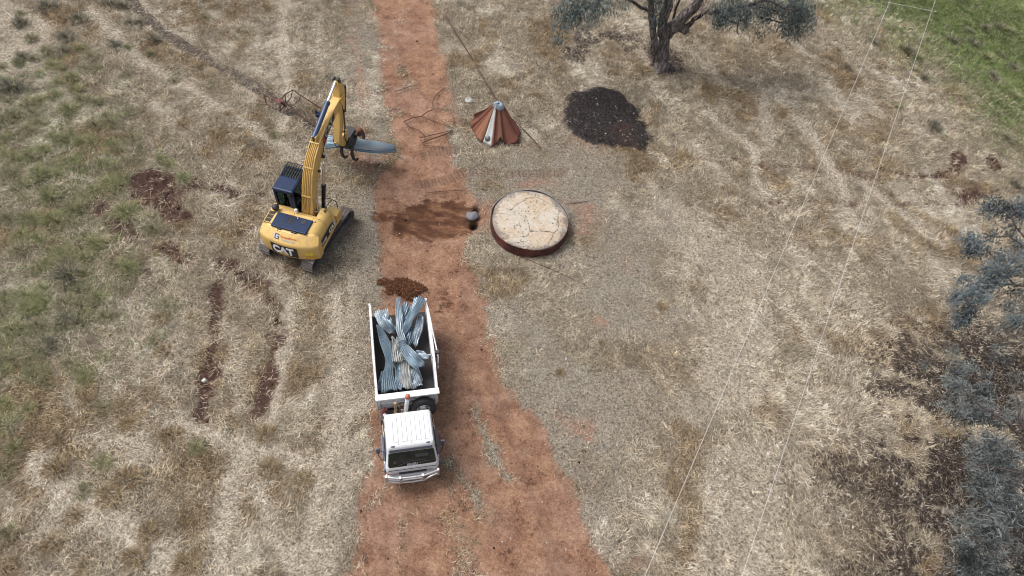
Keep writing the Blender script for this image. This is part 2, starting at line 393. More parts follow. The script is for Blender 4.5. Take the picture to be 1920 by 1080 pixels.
# ------------------------------------------------------------------ materials
class NT:
    def __init__(self, name):
        self.m = bpy.data.materials.new(name); self.m.use_nodes = True
        self.t = self.m.node_tree; self.n = self.t.nodes
        self.b = self.n['Principled BSDF']
    def link(self, a, b): self.t.links.new(a, b)
    def val(self, s, v):
        if hasattr(v, 'is_output'): self.link(v, s)
        elif isinstance(v, (tuple, list)) and len(v) == 3 and len(s.default_value) == 4: s.default_value = (*v, 1)
        else: s.default_value = v
    def attr(self, name):
        a = self.n.new('ShaderNodeAttribute'); a.attribute_name = name
        s = self.n.new('ShaderNodeSeparateColor'); self.link(a.outputs['Color'], s.inputs[0])
        return s.outputs[0], s.outputs[1], s.outputs[2], a.outputs['Alpha'], a.outputs['Color']
    def coord(self, kind='Object'):
        return self.n.new('ShaderNodeTexCoord').outputs[kind]
    def noise(self, sc, det=5, rough=.55, co=None, dist=0):
        t = self.n.new('ShaderNodeTexNoise'); t.inputs['Scale'].default_value = sc
        t.inputs['Detail'].default_value = det; t.inputs['Roughness'].default_value = rough
        t.inputs['Distortion'].default_value = dist
        self.link(co if co is not None else self.coord(), t.inputs['Vector'])
        return t.outputs['Fac']
    def voro(self, sc, feature='F1', co=None, out='Distance', rnd=1):
        t = self.n.new('ShaderNodeTexVoronoi'); t.feature = feature; t.inputs['Scale'].default_value = sc
        t.inputs['Randomness'].default_value = rnd
        self.link(co if co is not None else self.coord(), t.inputs['Vector'])
        return t.outputs[out]
    def math(self, op, a, b=0.0, c=None):
        t = self.n.new('ShaderNodeMath'); t.operation = op
        self.val(t.inputs[0], a); self.val(t.inputs[1], b)
        if c is not None: self.val(t.inputs[2], c)
        return t.outputs[0]
    def rng(self, v, a, b, c=0.0, d=1.0):
        t = self.n.new('ShaderNodeMapRange'); t.interpolation_type = 'SMOOTHSTEP'
        self.val(t.inputs[0], v)
        for k, q in zip((1, 2, 3, 4), (a, b, c, d)): t.inputs[k].default_value = q
        return t.outputs[0]
    def mix(self, f, a, b):
        t = self.n.new('ShaderNodeMix'); t.data_type = 'RGBA'
        self.val(t.inputs[0], f); self.val(t.inputs[6], a); self.val(t.inputs[7], b)
        return t.outputs[2]
    def ramp(self, v, stops):
        t = self.n.new('ShaderNodeValToRGB'); self.link(v, t.inputs[0])
        e = t.color_ramp.elements
        while len(e) < len(stops): e.new(.5)
        for el, (p, c) in zip(e, stops): el.position = p; el.color = (*c, 1)
        return t.outputs[0]
    def bump(self, h, s=.3, d=.02):
        t = self.n.new('ShaderNodeBump'); t.inputs['Strength'].default_value = s; t.inputs['Distance'].default_value = d
        self.link(h, t.inputs['Height']); self.link(t.outputs[0], self.b.inputs['Normal'])
    def out(self, col=None, rough=.6, metal=0.0, spec=None):
        if col is not None: self.val(self.b.inputs['Base Color'], col)
        self.val(self.b.inputs['Roughness'], rough); self.val(self.b.inputs['Metallic'], metal)
        if spec is not None: self.b.inputs['Specular IOR Level'].default_value = spec
        return self.m

def paint(name, c, rough=.45, metal=0, dirt=.35, dcol=(.20, .12, .08), sc=3.0, var=.12, spec=None):
    k = NT(name)
    n1 = k.noise(sc, 8, .65); n2 = k.noise(sc*9, 4, .6)
    base = k.mix(n2, tuple(x*(1-var) for x in c), tuple(min(1, x*(1+var)) for x in c))
    d = k.math('MULTIPLY', k.rng(n1, .48, .72), dirt)
    col = k.mix(d, base, dcol)
    r = k.math('ADD', k.math('MULTIPLY', d, .5), rough)
    return k.out(col, r, metal, spec)

M_yel = paint('weathered_yellow_paint', (.62, .41, .135), .42, 0, .50, (.33, .22, .11), 3.2, .16)
M_yel2 = paint('yellow_hose_sleeve', (.62, .39, .11), .6, 0, .3, (.3, .2, .1), 4)
M_navy = paint('black_gloss_panel', (.010, .024, .066), .38, 0, .05, (.12, .10, .09), 3.5, spec=.25)  # black panels; the sky's blue reflection is put into the base colour
M_blk = paint('black_decal', (.010, .010, .013), .45, 0, .10)
M_dark = paint('dark_steel', (.045, .043, .045), .55, .3, .5, (.13, .09, .07), 4)
M_blue = paint('slate_cylinder_paint', (.03, .055, .12), .38, 0, .15, (.15, .13, .1), 4)
M_chrome = paint('chrome_rod', (.80, .80, .80), .18, 1, .1)
M_track = paint('dusty_track_steel', (.22, .195, .185), .48, .45, .6, (.10, .07, .058), 5.0, .4)
M_white = paint('white_truck_paint', (.64, .655, .67), .40, 0, .34, (.46, .39, .34), 4.0, .05)
M_whitew = paint('worn_white_tray_paint', (.60, .61, .63), .5, 0, .60, (.25, .19, .155), 4.5, .08)
M_pillar = paint('blue_grey_shadow_trim', (.085, .105, .15), .4, 0, .2)  # trim colour; on arches and shields its blue-grey stands in for door-side shade
M_tray = paint('tray_floor_steel', (.022, .020, .020), .8, 0, .7, (.055, .035, .026), 2.5, .3)
M_rub = paint('tyre_rubber', (.018, .019, .021), .75, 0, .35, (.10, .07, .055), 3)
M_alu = paint('aluminium', (.62, .62, .63), .36, .8, .25, (.4, .36, .33), 5)
M_galv = paint('galvanised_sheet', (.32, .40, .465), .38, .35, .35, (.52, .56, .59), 2.5, .16)
M_galvb = paint('bright_galvanised_sheet', (.46, .53, .58), .36, .4, .35, (.6, .62, .63), 3, .16)
M_galvc = paint('weathered_blue_grey_sheet', (.25, .32, .385), .42, .35, .45, (.45, .5, .53), 2.2, .18)
M_galvd = paint('dull_zinc_sheet', (.42, .43, .42), .5, .4, .5, (.33, .28, .22), 2.5, .14)
M_rust = paint('brown_rust', (.145, .057, .034), .8, .1, .7, (.10, .04, .03), 2.6, .35)
M_rusto = paint('orange_rust', (.22, .095, .054), .8, .05, .6, (.22, .085, .05), 2.4, .25)
M_rustd = paint('dark_red_rust', (.145, .05, .035), .8, .1, .6, (.24, .095, .05), 2.6, .3)
M_rod = paint('rusted_rod', (.085, .04, .03), .85, .2, .5, (.16, .07, .04), 6)
M_redp = paint('faded_red_plate', (.13, .03, .028), .7, .1, .5, (.12, .05, .04), 3)
M_whitel = paint('white_lettering', (.82, .83, .85), .5, 0, .08)
M_greyl = paint('grey_lettering', (.42, .43, .45), .5, 0, .1)
M_orl = paint('orange_red_lettering', (.50, .10, .04), .5, 0, .1)
M_label = paint('yellow_sticker', (.80, .62, .03), .5, 0, .1)
M_red = paint('red_reflective', (.48, .07, .03), .45, 0, .15)
M_orange = paint('orange_lens', (.33, .085, .05), .3, 0, .2)
M_maroon = paint('maroon_cap', (.12, .03, .035), .5, 0, .3)
M_beige = paint('heat_stained_pipe', (.30, .22, .15), .55, .4, .5, (.14, .07, .05), 5)
M_stone = paint('blue_grey_stone', (.12, .118, .135), .6, 0, .4, (.28, .22, .19), 4, .15)
M_wire = paint('pale_conductor', (.55, .55, .55), .45, .3, .1)
M_twig = paint('dead_twig', (.14, .12, .105), .85, 0, .4, (.25, .22, .2), 6)
M_cabin = paint('cab_interior', (.05, .055, .055), .8, 0, .3, (.12, .12, .11), 4)
M_hatch = paint('grey_disc', (.10, .11, .12), .5, .4, .3)

def glass(name, c=(.012, .02, .02), rough=.06):
    k = NT(name)
    n = k.noise(3.0, 5)
    return k.out(k.mix(k.rng(n, .5, .75, 0, .3), c, (.05, .065, .06)), rough, 0, .5)
M_glass = glass('dark_window_glass')
k = NT('clear_screen_glass'); k.b.inputs['Transmission Weight'].default_value = 1.0; k.b.inputs['IOR'].default_value = 1.05
n_ = k.noise(6, 4); M_clear = k.out(k.mix(n_, (.22, .29, .27), (.30, .37, .34)), .03)

def bark(name, a, b, c):
    k = NT(name); mp = k.n.new('ShaderNodeMapping'); mp.inputs['Scale'].default_value = (1, 1, .22); k.link(k.coord(), mp.inputs['Vector'])
    n1 = k.noise(11, 8, .7, mp.outputs[0]); n2 = k.noise(1.6, 5)
    col = k.ramp(n1, [(.36, a), (.5, b), (.66, c)])
    col = k.mix(k.rng(n2, .5, .7, 0, .6), col, a)
    k.bump(n1, .8, .05)
    return k.out(col, .9, 0, .2)
M_bark = bark('furrowed_grey_bark', (.035, .028, .026), (.13, .11, .105), (.33, .29, .27))
M_bark2 = bark('dark_branch_bark', (.03, .024, .022), (.075, .06, .055), (.17, .145, .13))

def blades(name, spec=.12, rough=.75, transl=.0):
    k = NT(name); r, g, b, a, c = k.attr('tint')
    return k.out(c, rough, 0, spec)
M_blade = blades('dry_grass_blade'); M_leaf = blades('gum_leaf', .3, .5)

# ------------------------------------------------------------------ ground sheet
def make_ground():
    def axis(g):
        lo, hi = [], []
        s, p = ST, g[0]
        while p > g[0]-900: s *= 1.35; p -= s; lo.append(p)
        s, p = ST, g[-1]
        while p < g[-1]+900: s *= 1.35; p += s; hi.append(p)
        return np.array(lo[::-1]+list(g)+hi), len(lo)
    ax, ox = axis(GX); ay, oy = axis(GY)
    ix = np.clip(np.arange(len(ax))-ox, 0, len(GX)-1); iy = np.clip(np.arange(len(ay))-oy, 0, len(GY)-1)
    XX, YY = np.meshgrid(ax, ay)
    ZZ = GZ[np.ix_(iy, ix)].copy()
    nx, ny = len(ax), len(ay)
    co = np.stack([XX, YY, ZZ], -1).reshape(-1, 3).astype(np.float32)
    idx = np.arange(nx*ny).reshape(ny, nx)
    q = np.stack([idx[:-1, :-1], idx[:-1, 1:], idx[1:, 1:], idx[1:, :-1]], -1).reshape(-1, 4)
    me = bpy.data.meshes.new('ground')
    me.vertices.add(len(co)); me.vertices.foreach_set('co', co.ravel())
    me.loops.add(q.size); me.loops.foreach_set('vertex_index', q.ravel().astype(np.int32))
    me.polygons.add(len(q)); me.polygons.foreach_set('loop_start', np.arange(0, q.size, 4, dtype=np.int32))
    me.polygons.foreach_set('use_smooth', np.ones(len(q), bool))
    me.update(calc_edges=True)
    for nm, ks in (('ga', ('road', 'bare', 'gravel', 'ash')), ('gb', ('green', 'litter', 'wet', 'cleat')), ('gc', ('pale', 'brown', 'red', 'hole')), ('gd', ('along', 'trail', 'thin', 'rut'))):
        a = me.attributes.new(nm, 'FLOAT_COLOR', 'POINT')
        d = np.stack([F[kk][np.ix_(iy, ix)] for kk in ks], -1).reshape(-1, 4).astype(np.float32)
        a.data.foreach_set('color', d.ravel())
    o = bpy.data.objects.new('ground', me); COL.objects.link(o)
    tag(o, kind='structure')
    k = NT('paddock_soil')
    co = k.coord()
    nA = k.noise(1.1, 8, .65, co); nB = k.noise(4.5, 7, .7, co); nC = k.noise(17, 5, .7, co); nD = k.noise(42, 3, .7, co)
    road, bare, gravel, ash, _ = k.attr('ga'); green, litter, wet, cleat, _ = k.attr('gb'); pale, brown, red, hole, _ = k.attr('gc'); along, trail, thin, rut, _ = k.attr('gd')
    nE = k.noise(8.5, 4, .7, co)
    mixn = k.math('ADD', k.math('ADD', k.math('MULTIPLY', nC, .40), k.math('MULTIPLY', nD, .22)), k.math('MULTIPLY', nE, .38))
    rag = k.math('ADD', k.math('MULTIPLY', nB, .45), k.math('MULTIPLY', mixn, .55))
    def msk(m, amp=2.6, lo=.36, hi=.64):
        # ragged, grainy border: the smooth field is broken up by the noise of stalks and crumbs
        j = k.math('MULTIPLY_ADD', k.math('SUBTRACT', rag, .5), amp, m)
        return k.rng(j, lo, hi)
    def tri(a, b, c):
        return k.ramp(mixn, [(.39, a), (.50, b), (.61, c)])
    straw = tri((.055, .042, .032), (.165, .132, .096), (.36, .305, .23))
    palec = tri((.10, .082, .065), (.30, .258, .20), (.55, .49, .40))
    brownc = tri((.04, .028, .019), (.125, .086, .050), (.27, .20, .12))
    col = k.mix(msk(k.math('MULTIPLY', brown, .85), 2.2, .2, .9), straw, brownc)
    col = k.mix(msk(k.math('MULTIPLY', k.math('MAXIMUM', pale, thin), .85), 2.2, .2, .95), col, palec)
    greenc = tri((.020, .030, .011), (.062, .088, .030), (.17, .20, .09))
    col = k.mix(msk(k.math('MULTIPLY', green, .8), 3.2, .3, .9), col, greenc)
    gr = tri((.062, .053, .041), (.190, .165, .128), (.38, .34, .275))
    gt = tri((.056, .042, .032), (.175, .142, .112), (.35, .295, .24))
    col = k.mix(msk(gravel, 2.4, .2, .8), col, k.mix(k.rng(nA, .44, .60), gr, gt))
    col = k.mix(msk(trail, 2.0), col, tri((.028, .021, .017), (.078, .062, .050), (.22, .185, .15)))
    redc = tri((.12, .062, .043), (.255, .145, .10), (.38, .24, .175))
    col = k.mix(msk(red, 3.0, .3, .9), col, redc)
    rn2 = k.noise(.42, 5, .6, co)
    roadn = k.math('ADD', k.math('MULTIPLY', nA, .40), k.math('MULTIPLY', mixn, .60))
    rc = k.ramp(roadn, [(.39, (.085, .046, .032)), (.46, (.19, .103, .067)), (.53, (.27, .156, .100)), (.61, (.39, .25, .172))])
    rc = k.mix(k.rng(rn2, .46, .60, 0, .65), rc, k.ramp(roadn, [(.37, (.10, .055, .04)), (.5, (.235, .14, .10)), (.63, (.36, .245, .19))]))
    col = k.mix(msk(road, 1.7), col, rc)
    col = k.mix(k.math('MULTIPLY', msk(k.math('MULTIPLY', rut, .8), 2.6), .6), col, k.ramp(roadn, [(.37, (.075, .042, .032)), (.5, (.165, .095, .067)), (.63, (.27, .175, .13))]))
    # dark pebbles and crumbs on the road
    peb = k.voro(7.5, co=co); col = k.mix(k.math('MULTIPLY', k.rng(peb, .14, .07), k.rng(nB, .48, .58)), col, (.085, .052, .040))
    wm = k.n.new('ShaderNodeMapping'); wm.inputs['Scale'].default_value = (1.0, 1.9, 1); wm.inputs['Rotation'].default_value = (0, 0, math.radians(-9)); k.link(co, wm.inputs['Vector'])
    wn_ = k.noise(1.6, 7, .68, wm.outputs[0])
    wc = k.ramp(wn_, [(.36, (.050, .022, .013)), (.50, (.098, .046, .026)), (.60, (.165, .085, .048)), (.70, (.25, .145, .088))])
    wj = k.math('MULTIPLY_ADD', k.math('SUBTRACT', k.math('ADD', k.math('MULTIPLY', wn_, .45), k.math('MULTIPLY', nB, .55)), .5), -3.0, wet)
    col = k.mix(k.math('MULTIPLY', k.rng(wj, .12, .55), .95), col, wc)
    st = k.math('SINE', k.math('MULTIPLY', along, 2*math.pi/.17))
    cl = k.mix(k.rng(st, -.5, .6), (.085, .055, .041), (.165, .105, .074))
    col = k.mix(k.math('MULTIPLY', msk(k.math('MULTIPLY', cleat, .9), 2.4), .55), col, cl)
    col = k.mix(msk(k.math('MULTIPLY', litter, 1.0), 2.6, .25, .8), col, tri((.010, .008, .007), (.034, .026, .022), (.13, .10, .08)))
    bc = k.ramp(rag, [(.38, (.018, .010, .008)), (.5, (.060, .033, .026)), (.62, (.135, .08, .062))])
    col = k.mix(msk(k.math('MULTIPLY', bare, .9), 2.8), col, bc)
    ac = tri((.007, .006, .006), (.022, .019, .019), (.07, .06, .056))
    ac = k.mix(k.rng(k.noise(.55, 4, .6, co),   .53, .66, 0, .35), ac, (.065, .036, .027))
    col = k.mix(msk(ash, 2.0), col, ac)
    col = k.mix(hole, col, (.012, .008, .007))
    # pale chips scattered where the ground is trodden
    chip = k.voro(9.5, co=co); chc = k.voro(9.5, co=co, out='Color')
    sp = k.n.new('ShaderNodeSeparateColor'); k.link(chc, sp.inputs[0])
    cm = k.math('MULTIPLY', k.rng(chip, .17, .10), k.math('GREATER_THAN', sp.outputs[0], .90))
    cm = k.math('MULTIPLY', cm, k.rng(k.math('MAXIMUM', gravel, k.math('MULTIPLY', road, .35)), .2, .9))
    col = k.mix(cm, col, (.50, .47, .43))
    hgt = k.math('ADD', k.math('MULTIPLY', nC, .7), k.math('MULTIPLY', nD, .5))
    k.bump(hgt, .9, .05)
    me.materials.append(k.out(col, .92, 0, .12))
make_ground()

# ------------------------------------------------------------------ blades: one mesh of bent strips per kind of cover
def strips(name, base, ang, elev, length, width, tint, mat, label, cat, bend=.5):
    n = len(base)
    dx, dy = np.cos(ang), np.sin(ang)
    ce, se = np.cos(elev), np.sin(elev)
    e2 = elev-bend*(.4+RNG.random(n)); ce2, se2 = np.cos(e2), np.sin(e2)
    rnd = RNG.random(n)*math.pi
    # width direction: mixes horizontal and tilted so that strips catch the light differently
    wx, wy, wz = -dy*np.cos(rnd*.5-.8), dx*np.cos(rnd*.5-.8), np.sin(rnd*.5-.8)*.8
    w = width/2
    L1, L2 = length*.5, length*.5
    p0 = base
    p1 = p0+np.stack([dx*ce*L1, dy*ce*L1, se*L1], -1)
    p2 = p1+np.stack([dx*ce2*L2, dy*ce2*L2, se2*L2], -1)
    wv = np.stack([wx*w, wy*w, wz*w], -1)
    V = np.stack([p0-wv, p0+wv, p1+wv*.85, p1-wv*.85, p2], 1).reshape(-1, 3).astype(np.float32)
    o = np.arange(n)*5
    lv = np.stack([o, o+1, o+2, o+3, o+3, o+2, o+4], -1).ravel().astype(np.int32)
    ls = np.stack([np.arange(n)*7, np.arange(n)*7+4], -1).ravel().astype(np.int32)
    me = bpy.data.meshes.new(name)
    me.vertices.add(len(V)); me.vertices.foreach_set('co', V.ravel())
    me.loops.add(len(lv)); me.loops.foreach_set('vertex_index', lv)
    me.polygons.add(len(ls)); me.polygons.foreach_set('loop_start', ls)
    me.update(calc_edges=True)
    a = me.attributes.new('tint', 'FLOAT_COLOR', 'POINT')
    c = np.repeat(np.concatenate([tint, np.ones((n, 1))], 1), 5, 0).astype(np.float32)
    a.data.foreach_set('color', c.ravel())
    me.materials.append(mat)
    ob = bpy.data.objects.new(name, me); COL.objects.link(ob)
    if label: tag(ob, label, cat, kind='stuff')
    return ob

def in_view(x, y, margin=120):
    d0 = x*FWD[0]+y*FWD[1]-H*FWD[2]
    px = 960+FPX*(x*RGT[0]+y*RGT[1]-H*RGT[2])/d0
    py = 540-FPX*(x*UPV[0]+y*UPV[1]-H*UPV[2])/d0
    return (px > -margin*1.5) & (px < 1920+margin*1.5) & (py > -margin) & (py < 1080+margin)

def scatter(n):
    x = RNG.uniform(X0, X1, n); y = RNG.uniform(Y0, Y1, n)
    m = in_view(x, y)
    return x[m], y[m]

def lerp(a, b, t):
    return np.asarray(a)[None]*(1-t[:, None])+np.asarray(b)[None]*t[:, None]

def make_dry_grass():
    # tufts: centres first, then blades fanning out of each centre; plus loose lodged straw
    cx, cy = scatter(250000)
    m = RNG.random(len(cx)) < np.clip(1.05-F_s('road', cx, cy)*1.2-F_s('bare', cx, cy)*.93-F_s('ash', cx, cy)*1.2-F_s('wet', cx, cy)-F_s('gravel', cx, cy)*.12-F_s('litter', cx, cy)*.80-F_s('trail', cx, cy)*.9-F_s('thin', cx, cy)*.5-F_s('red', cx, cy)*.6-F_s('cleat', cx, cy)*.7, 0, 1)
    cx, cy = cx[m], cy[m]
    nb = RNG.integers(5, 14, len(cx))
    ids = np.repeat(np.arange(len(cx)), nb)
    n = len(ids)
    flow = (fbm(cx, cy, .3, 201, 3)-.5)*7+math.radians(-50)
    cth = F_s('thin', cx, cy); cp, cb, cg = np.maximum(F_s('pale', cx, cy), cth*1.05), F_s('brown', cx, cy)*(1-cth), F_s('green', cx, cy)*(1-.6*cth)
    ctone = RNG.normal(0, 1, len(cx))
    gravel = F_s('gravel', cx, cy)
    r = RNG.gamma(1.6, .042, n); th = RNG.uniform(0, 2*math.pi, n)
    x = cx[ids]+r*np.cos(th); y = cy[ids]+r*np.sin(th)
    lodged = cp[ids]
    ang = np.where(RNG.random(n) < .35+.45*lodged, flow[ids]+RNG.normal(0, .55, n), th+RNG.normal(0, .5, n))
    elev = np.clip(RNG.normal(.75, .3, n)*(1-.62*lodged)*(1-.35*gravel[ids]), .04, 1.4)
    ln = RNG.uniform(.12, .36, n)*(1-.35*cth[ids])*(1-.55*F_s('litter', cx, cy)[ids])*(1-.58*gravel[ids])*(1-.2*F_s('thin', x, y))
    wd = RNG.uniform(.008, .016, n)
    straw = lerp((.255, .212, .152), (.53, .458, .345), np.clip(.5+.25*ctone[ids]+RNG.normal(0, .22, n), 0, 1))
    palec = lerp((.36, .312, .24), (.69, .615, .50), np.clip(RNG.random(n), 0, 1))
    brn = lerp((.16, .112, .062), (.36, .27, .165), np.clip(.5+.3*ctone[ids]+RNG.normal(0, .2, n), 0, 1))
    tb = np.clip(cb[ids]*1.1+.18*(ctone[ids] > 1.0), 0, 1)
    t = straw*(1-tb[:, None])+brn*tb[:, None]
    tp = np.clip(lodged*.9+RNG.normal(0, .12, n), 0, 1)[:, None]
    t = t*(1-tp)+palec*tp
    # a share of the tufts in the green ground is fresh
    fresh = (RNG.random(len(cx)) < cg**1.3*np.where(cx > 8, .95, .60))[ids]
    gc = lerp((.07, .10, .034), (.23, .27, .11), RNG.random(n))
    t = np.where(fresh[:, None], gc, t)
    tone = RNG.normal(-.06, .24, len(cx))+(fbm(cx, cy, 2.2, 211, 3, .6)-.5)*1.5
    t = t*np.exp(RNG.normal(-.05, .34, n)+tone[ids])[:, None]
    g2 = np.clip(gravel[ids]*.9*(1-.85*cb[ids]), 0, 1)[:, None]
    t = t*(1-g2)+lerp((.17, .15, .115), (.48, .435, .36), RNG.random(n))*g2
    z = sample(GZ, x, y)-.01
    strips('dry_grass', np.stack([x, y, z], -1), ang, elev, ln, wd, np.clip(t, .01, .8), M_blade, 'dry straw coloured grass covering the paddock', 'grass')
    # loose lodged straw and stalk bits
    x, y = scatter(620000)
    pr = np.clip(.8-F_s('road', x, y)*.90-F_s('ash', x, y)*.97-F_s('bare', x, y)*.70-F_s('wet', x, y)*.8-F_s('litter', x, y)*.62-F_s('trail', x, y)*.55, .0, 1)
    m = RNG.random(len(x)) < pr
    x, y = x[m], y[m]; n = len(x)
    gv = F_s('gravel', x, y); rd = F_s('road', x, y); pl = np.maximum(F_s('pale', x, y), 1.1*F_s('thin', x, y))
    flow = (fbm(x, y, .3, 201, 3)-.5)*7+math.radians(-50)
    ang = np.where(RNG.random(n) < .6, flow+RNG.normal(0, .6, n), RNG.uniform(0, 6.28, n))
    ln = RNG.uniform(.09, .32, n)*(1-.62*gv)*(1-.6*rd)
    t = lerp((.28, .235, .17), (.66, .58, .46), np.clip(RNG.random(n)*.75+pl*.3, 0, 1))
    dk = RNG.random(n) < .20
    t = np.where(dk[:, None], t*.4, t)
    g2 = np.clip(gv, 0, 1)[:, None]
    t = t*(1-g2)+lerp((.12, .11, .092), (.52, .495, .445), RNG.random(n)**1.2)*g2
    z = sample(GZ, x, y)+.005
    t = t*np.exp(RNG.normal(-.08, .28, n))[:, None]
    strips('straw_litter', np.stack([x, y, z], -1), ang, RNG.uniform(-.02, .28, n), ln, RNG.uniform(.007, .014, n), t, M_blade, 'loose pale straw lying flat over the paddock and verges', 'straw', .2)

def F_s(k_, x, y):
    return sample(F[k_], x, y)

def make_green_grass():
    x, y = scatter(420000)
    g = F_s('green', x, y)*(.55+.9*fbm(x, y, .5, 301, 3))
    right = x > 8
    m = (RNG.random(len(x)) < np.where(right, g**1.4*1.1, g*.26)) & (F_s('road', x, y) < .3) & (F_s('bare', x, y) < .5)
    x, y = x[m], y[m]; n = len(x)
    cl = fbm(x, y, 1.3, 302, 3)
    t = lerp((.048, .085, .022), (.19, .27, .078), np.clip((cl-.3)*2+RNG.normal(0, .25, n), 0, 1))
    t = np.where((x > 8)[:, None], t, lerp((.09, .11, .045), (.28, .30, .155), RNG.random(n)))
    z = sample(GZ, x, y)-.01
    strips('green_grass', np.stack([x, y, z], -1), RNG.uniform(0, 6.28, n), RNG.uniform(.5, 1.35, n), RNG.uniform(.12, .36, n)*(.5+cl), RNG.uniform(.012, .024, n), t, M_blade, 'fresh green grass growing among the straw', 'grass')

def make_leaf_litter():
    x, y = scatter(260000)
    g = np.maximum(F_s('litter', x, y), F_s('ash', x, y)*.35)
    m = RNG.random(len(x)) < g*.8
    x, y = x[m], y[m]; n = len(x)
    t = lerp((.025, .017, .014), (.12, .085, .065), RNG.random(n))
    t = np.where((RNG.random(n) < .1)[:, None], lerp((.3, .27, .23), (.5, .46, .4), RNG.random(n)), t)
    strips('leaf_litter', np.stack([x, y, sample(GZ, x, y)+.01], -1), RNG.uniform(0, 6.28, n), RNG.uniform(0, .3, n), RNG.uniform(.05, .16, n), RNG.uniform(.015, .03, n), t, M_blade, 'dark fallen leaves and twigs under the gum trees', 'leaf litter', .2)

def make_clods():
    # small lumps: pale stone chips on verges and ash, dark earth crumbs on the road and the torn soil
    x, y = scatter(200000)
    gv, rd, ah, br, wt = (F_s(q, x, y) for q in ('gravel', 'road', 'ash', 'bare', 'wet'))
    pr = np.clip(gv*.085+rd*.05+ah*.10+br*.30+.006, 0, 1)
    m = RNG.random(len(x)) < pr
    x, y, gv, rd, ah, br = x[m], y[m], gv[m], rd[m], ah[m], br[m]
    n = len(x)
    kind = RNG.random(n)
    pale = (kind < np.where(br > .5, .02, np.where(ah > .5, .25, np.where(rd > .5, .22, .72))))
    s = RNG.gamma(2.2, .0085, n)*np.where(br > .5, 1.9, 1)*np.where(pale, .95, 1)
    s = np.clip(s, .010, .11)
    t = np.where(pale[:, None], lerp((.42, .40, .37), (.72, .70, .67), RNG.random(n)), lerp((.03, .016, .012), (.10, .052, .037), RNG.random(n)))
    red = (rd > .5) & ~pale & (RNG.random(n) < .5)
    t = np.where(red[:, None], lerp((.18, .08, .05), (.33, .16, .1), RNG.random(n)), t)
    dirs = np.array([(1, 0, 0), (0, 1, 0), (-1, 0, 0), (0, -1, 0), (0, 0, .75), (0, 0, -.5)], float)
    a = RNG.uniform(0, 6.28, n); ca, sa = np.cos(a), np.sin(a)
    sc = s[:, None]*RNG.uniform(.55, 1.35, (n, 6))
    V = np.empty((n, 6, 3))
    V[..., 0] = x[:, None]+sc*(dirs[None, :, 0]*ca[:, None]-dirs[None, :, 1]*sa[:, None])
    V[..., 1] = y[:, None]+sc*(dirs[None, :, 0]*sa[:, None]+dirs[None, :, 1]*ca[:, None])
    V[..., 2] = sample(GZ, x, y)[:, None]+sc*dirs[None, :, 2]+s[:, None]*.25
    fc = np.array([(0, 1, 4), (1, 2, 4), (2, 3, 4), (3, 0, 4), (1, 0, 5), (2, 1, 5), (3, 2, 5), (0, 3, 5)])
    lv = (np.arange(n)[:, None, None]*6+fc[None]).reshape(-1).astype(np.int32)
    me = bpy.data.meshes.new('stone_chips')
    me.vertices.add(n*6); me.vertices.foreach_set('co', V.reshape(-1).astype(np.float32))
    me.loops.add(len(lv)); me.loops.foreach_set('vertex_index', lv)
    me.polygons.add(n*8); me.polygons.foreach_set('loop_start', np.arange(0, n*24, 3, dtype=np.int32))
    me.update(calc_edges=True)
    at_ = me.attributes.new('tint', 'FLOAT_COLOR', 'POINT')
    at_.data.foreach_set('color', np.repeat(np.concatenate([t, np.ones((n, 1))], 1), 6, 0).astype(np.float32).ravel())
    me.materials.append(M_blade)
    o = bpy.data.objects.new('stone_chips', me); COL.objects.link(o)
    tag(o, 'pale stone chips and dark earth crumbs on the road and verges', 'gravel', kind='stuff')

make_dry_grass(); make_green_grass(); make_leaf_litter(); make_clods()

def gz(p):
    return float(sample(GZ, np.array([p[0]]), np.array([p[1]]))[0])

# ------------------------------------------------------------------ grass tussocks one can count
def tussock_mesh(name, n, rad, hgt, c0, c1, seed):
    g = np.random.default_rng(seed)
    r = g.random(n)**.7*rad*.55; th = g.uniform(0, 6.28, n)
    base = np.stack([r*np.cos(th), r*np.sin(th), np.zeros(n)-.02], -1)
    ang = th+g.normal(0, .6, n)
    elev = np.clip(1.45-r/rad*1.1+g.normal(0, .18, n), .25, 1.5)
    ln = g.uniform(.55, 1.15, n)*hgt
    t = lerp(c0, c1, g.random(n))
    dry = g.random(n) < .28
    t = np.where(dry[:, None], lerp((.28, .23, .14), (.46, .39, .27), g.random(n)), t)
    o = strips(name, base, ang, elev, ln, g.uniform(.009, .018, n), t, M_blade, None, None, .9)
    return o

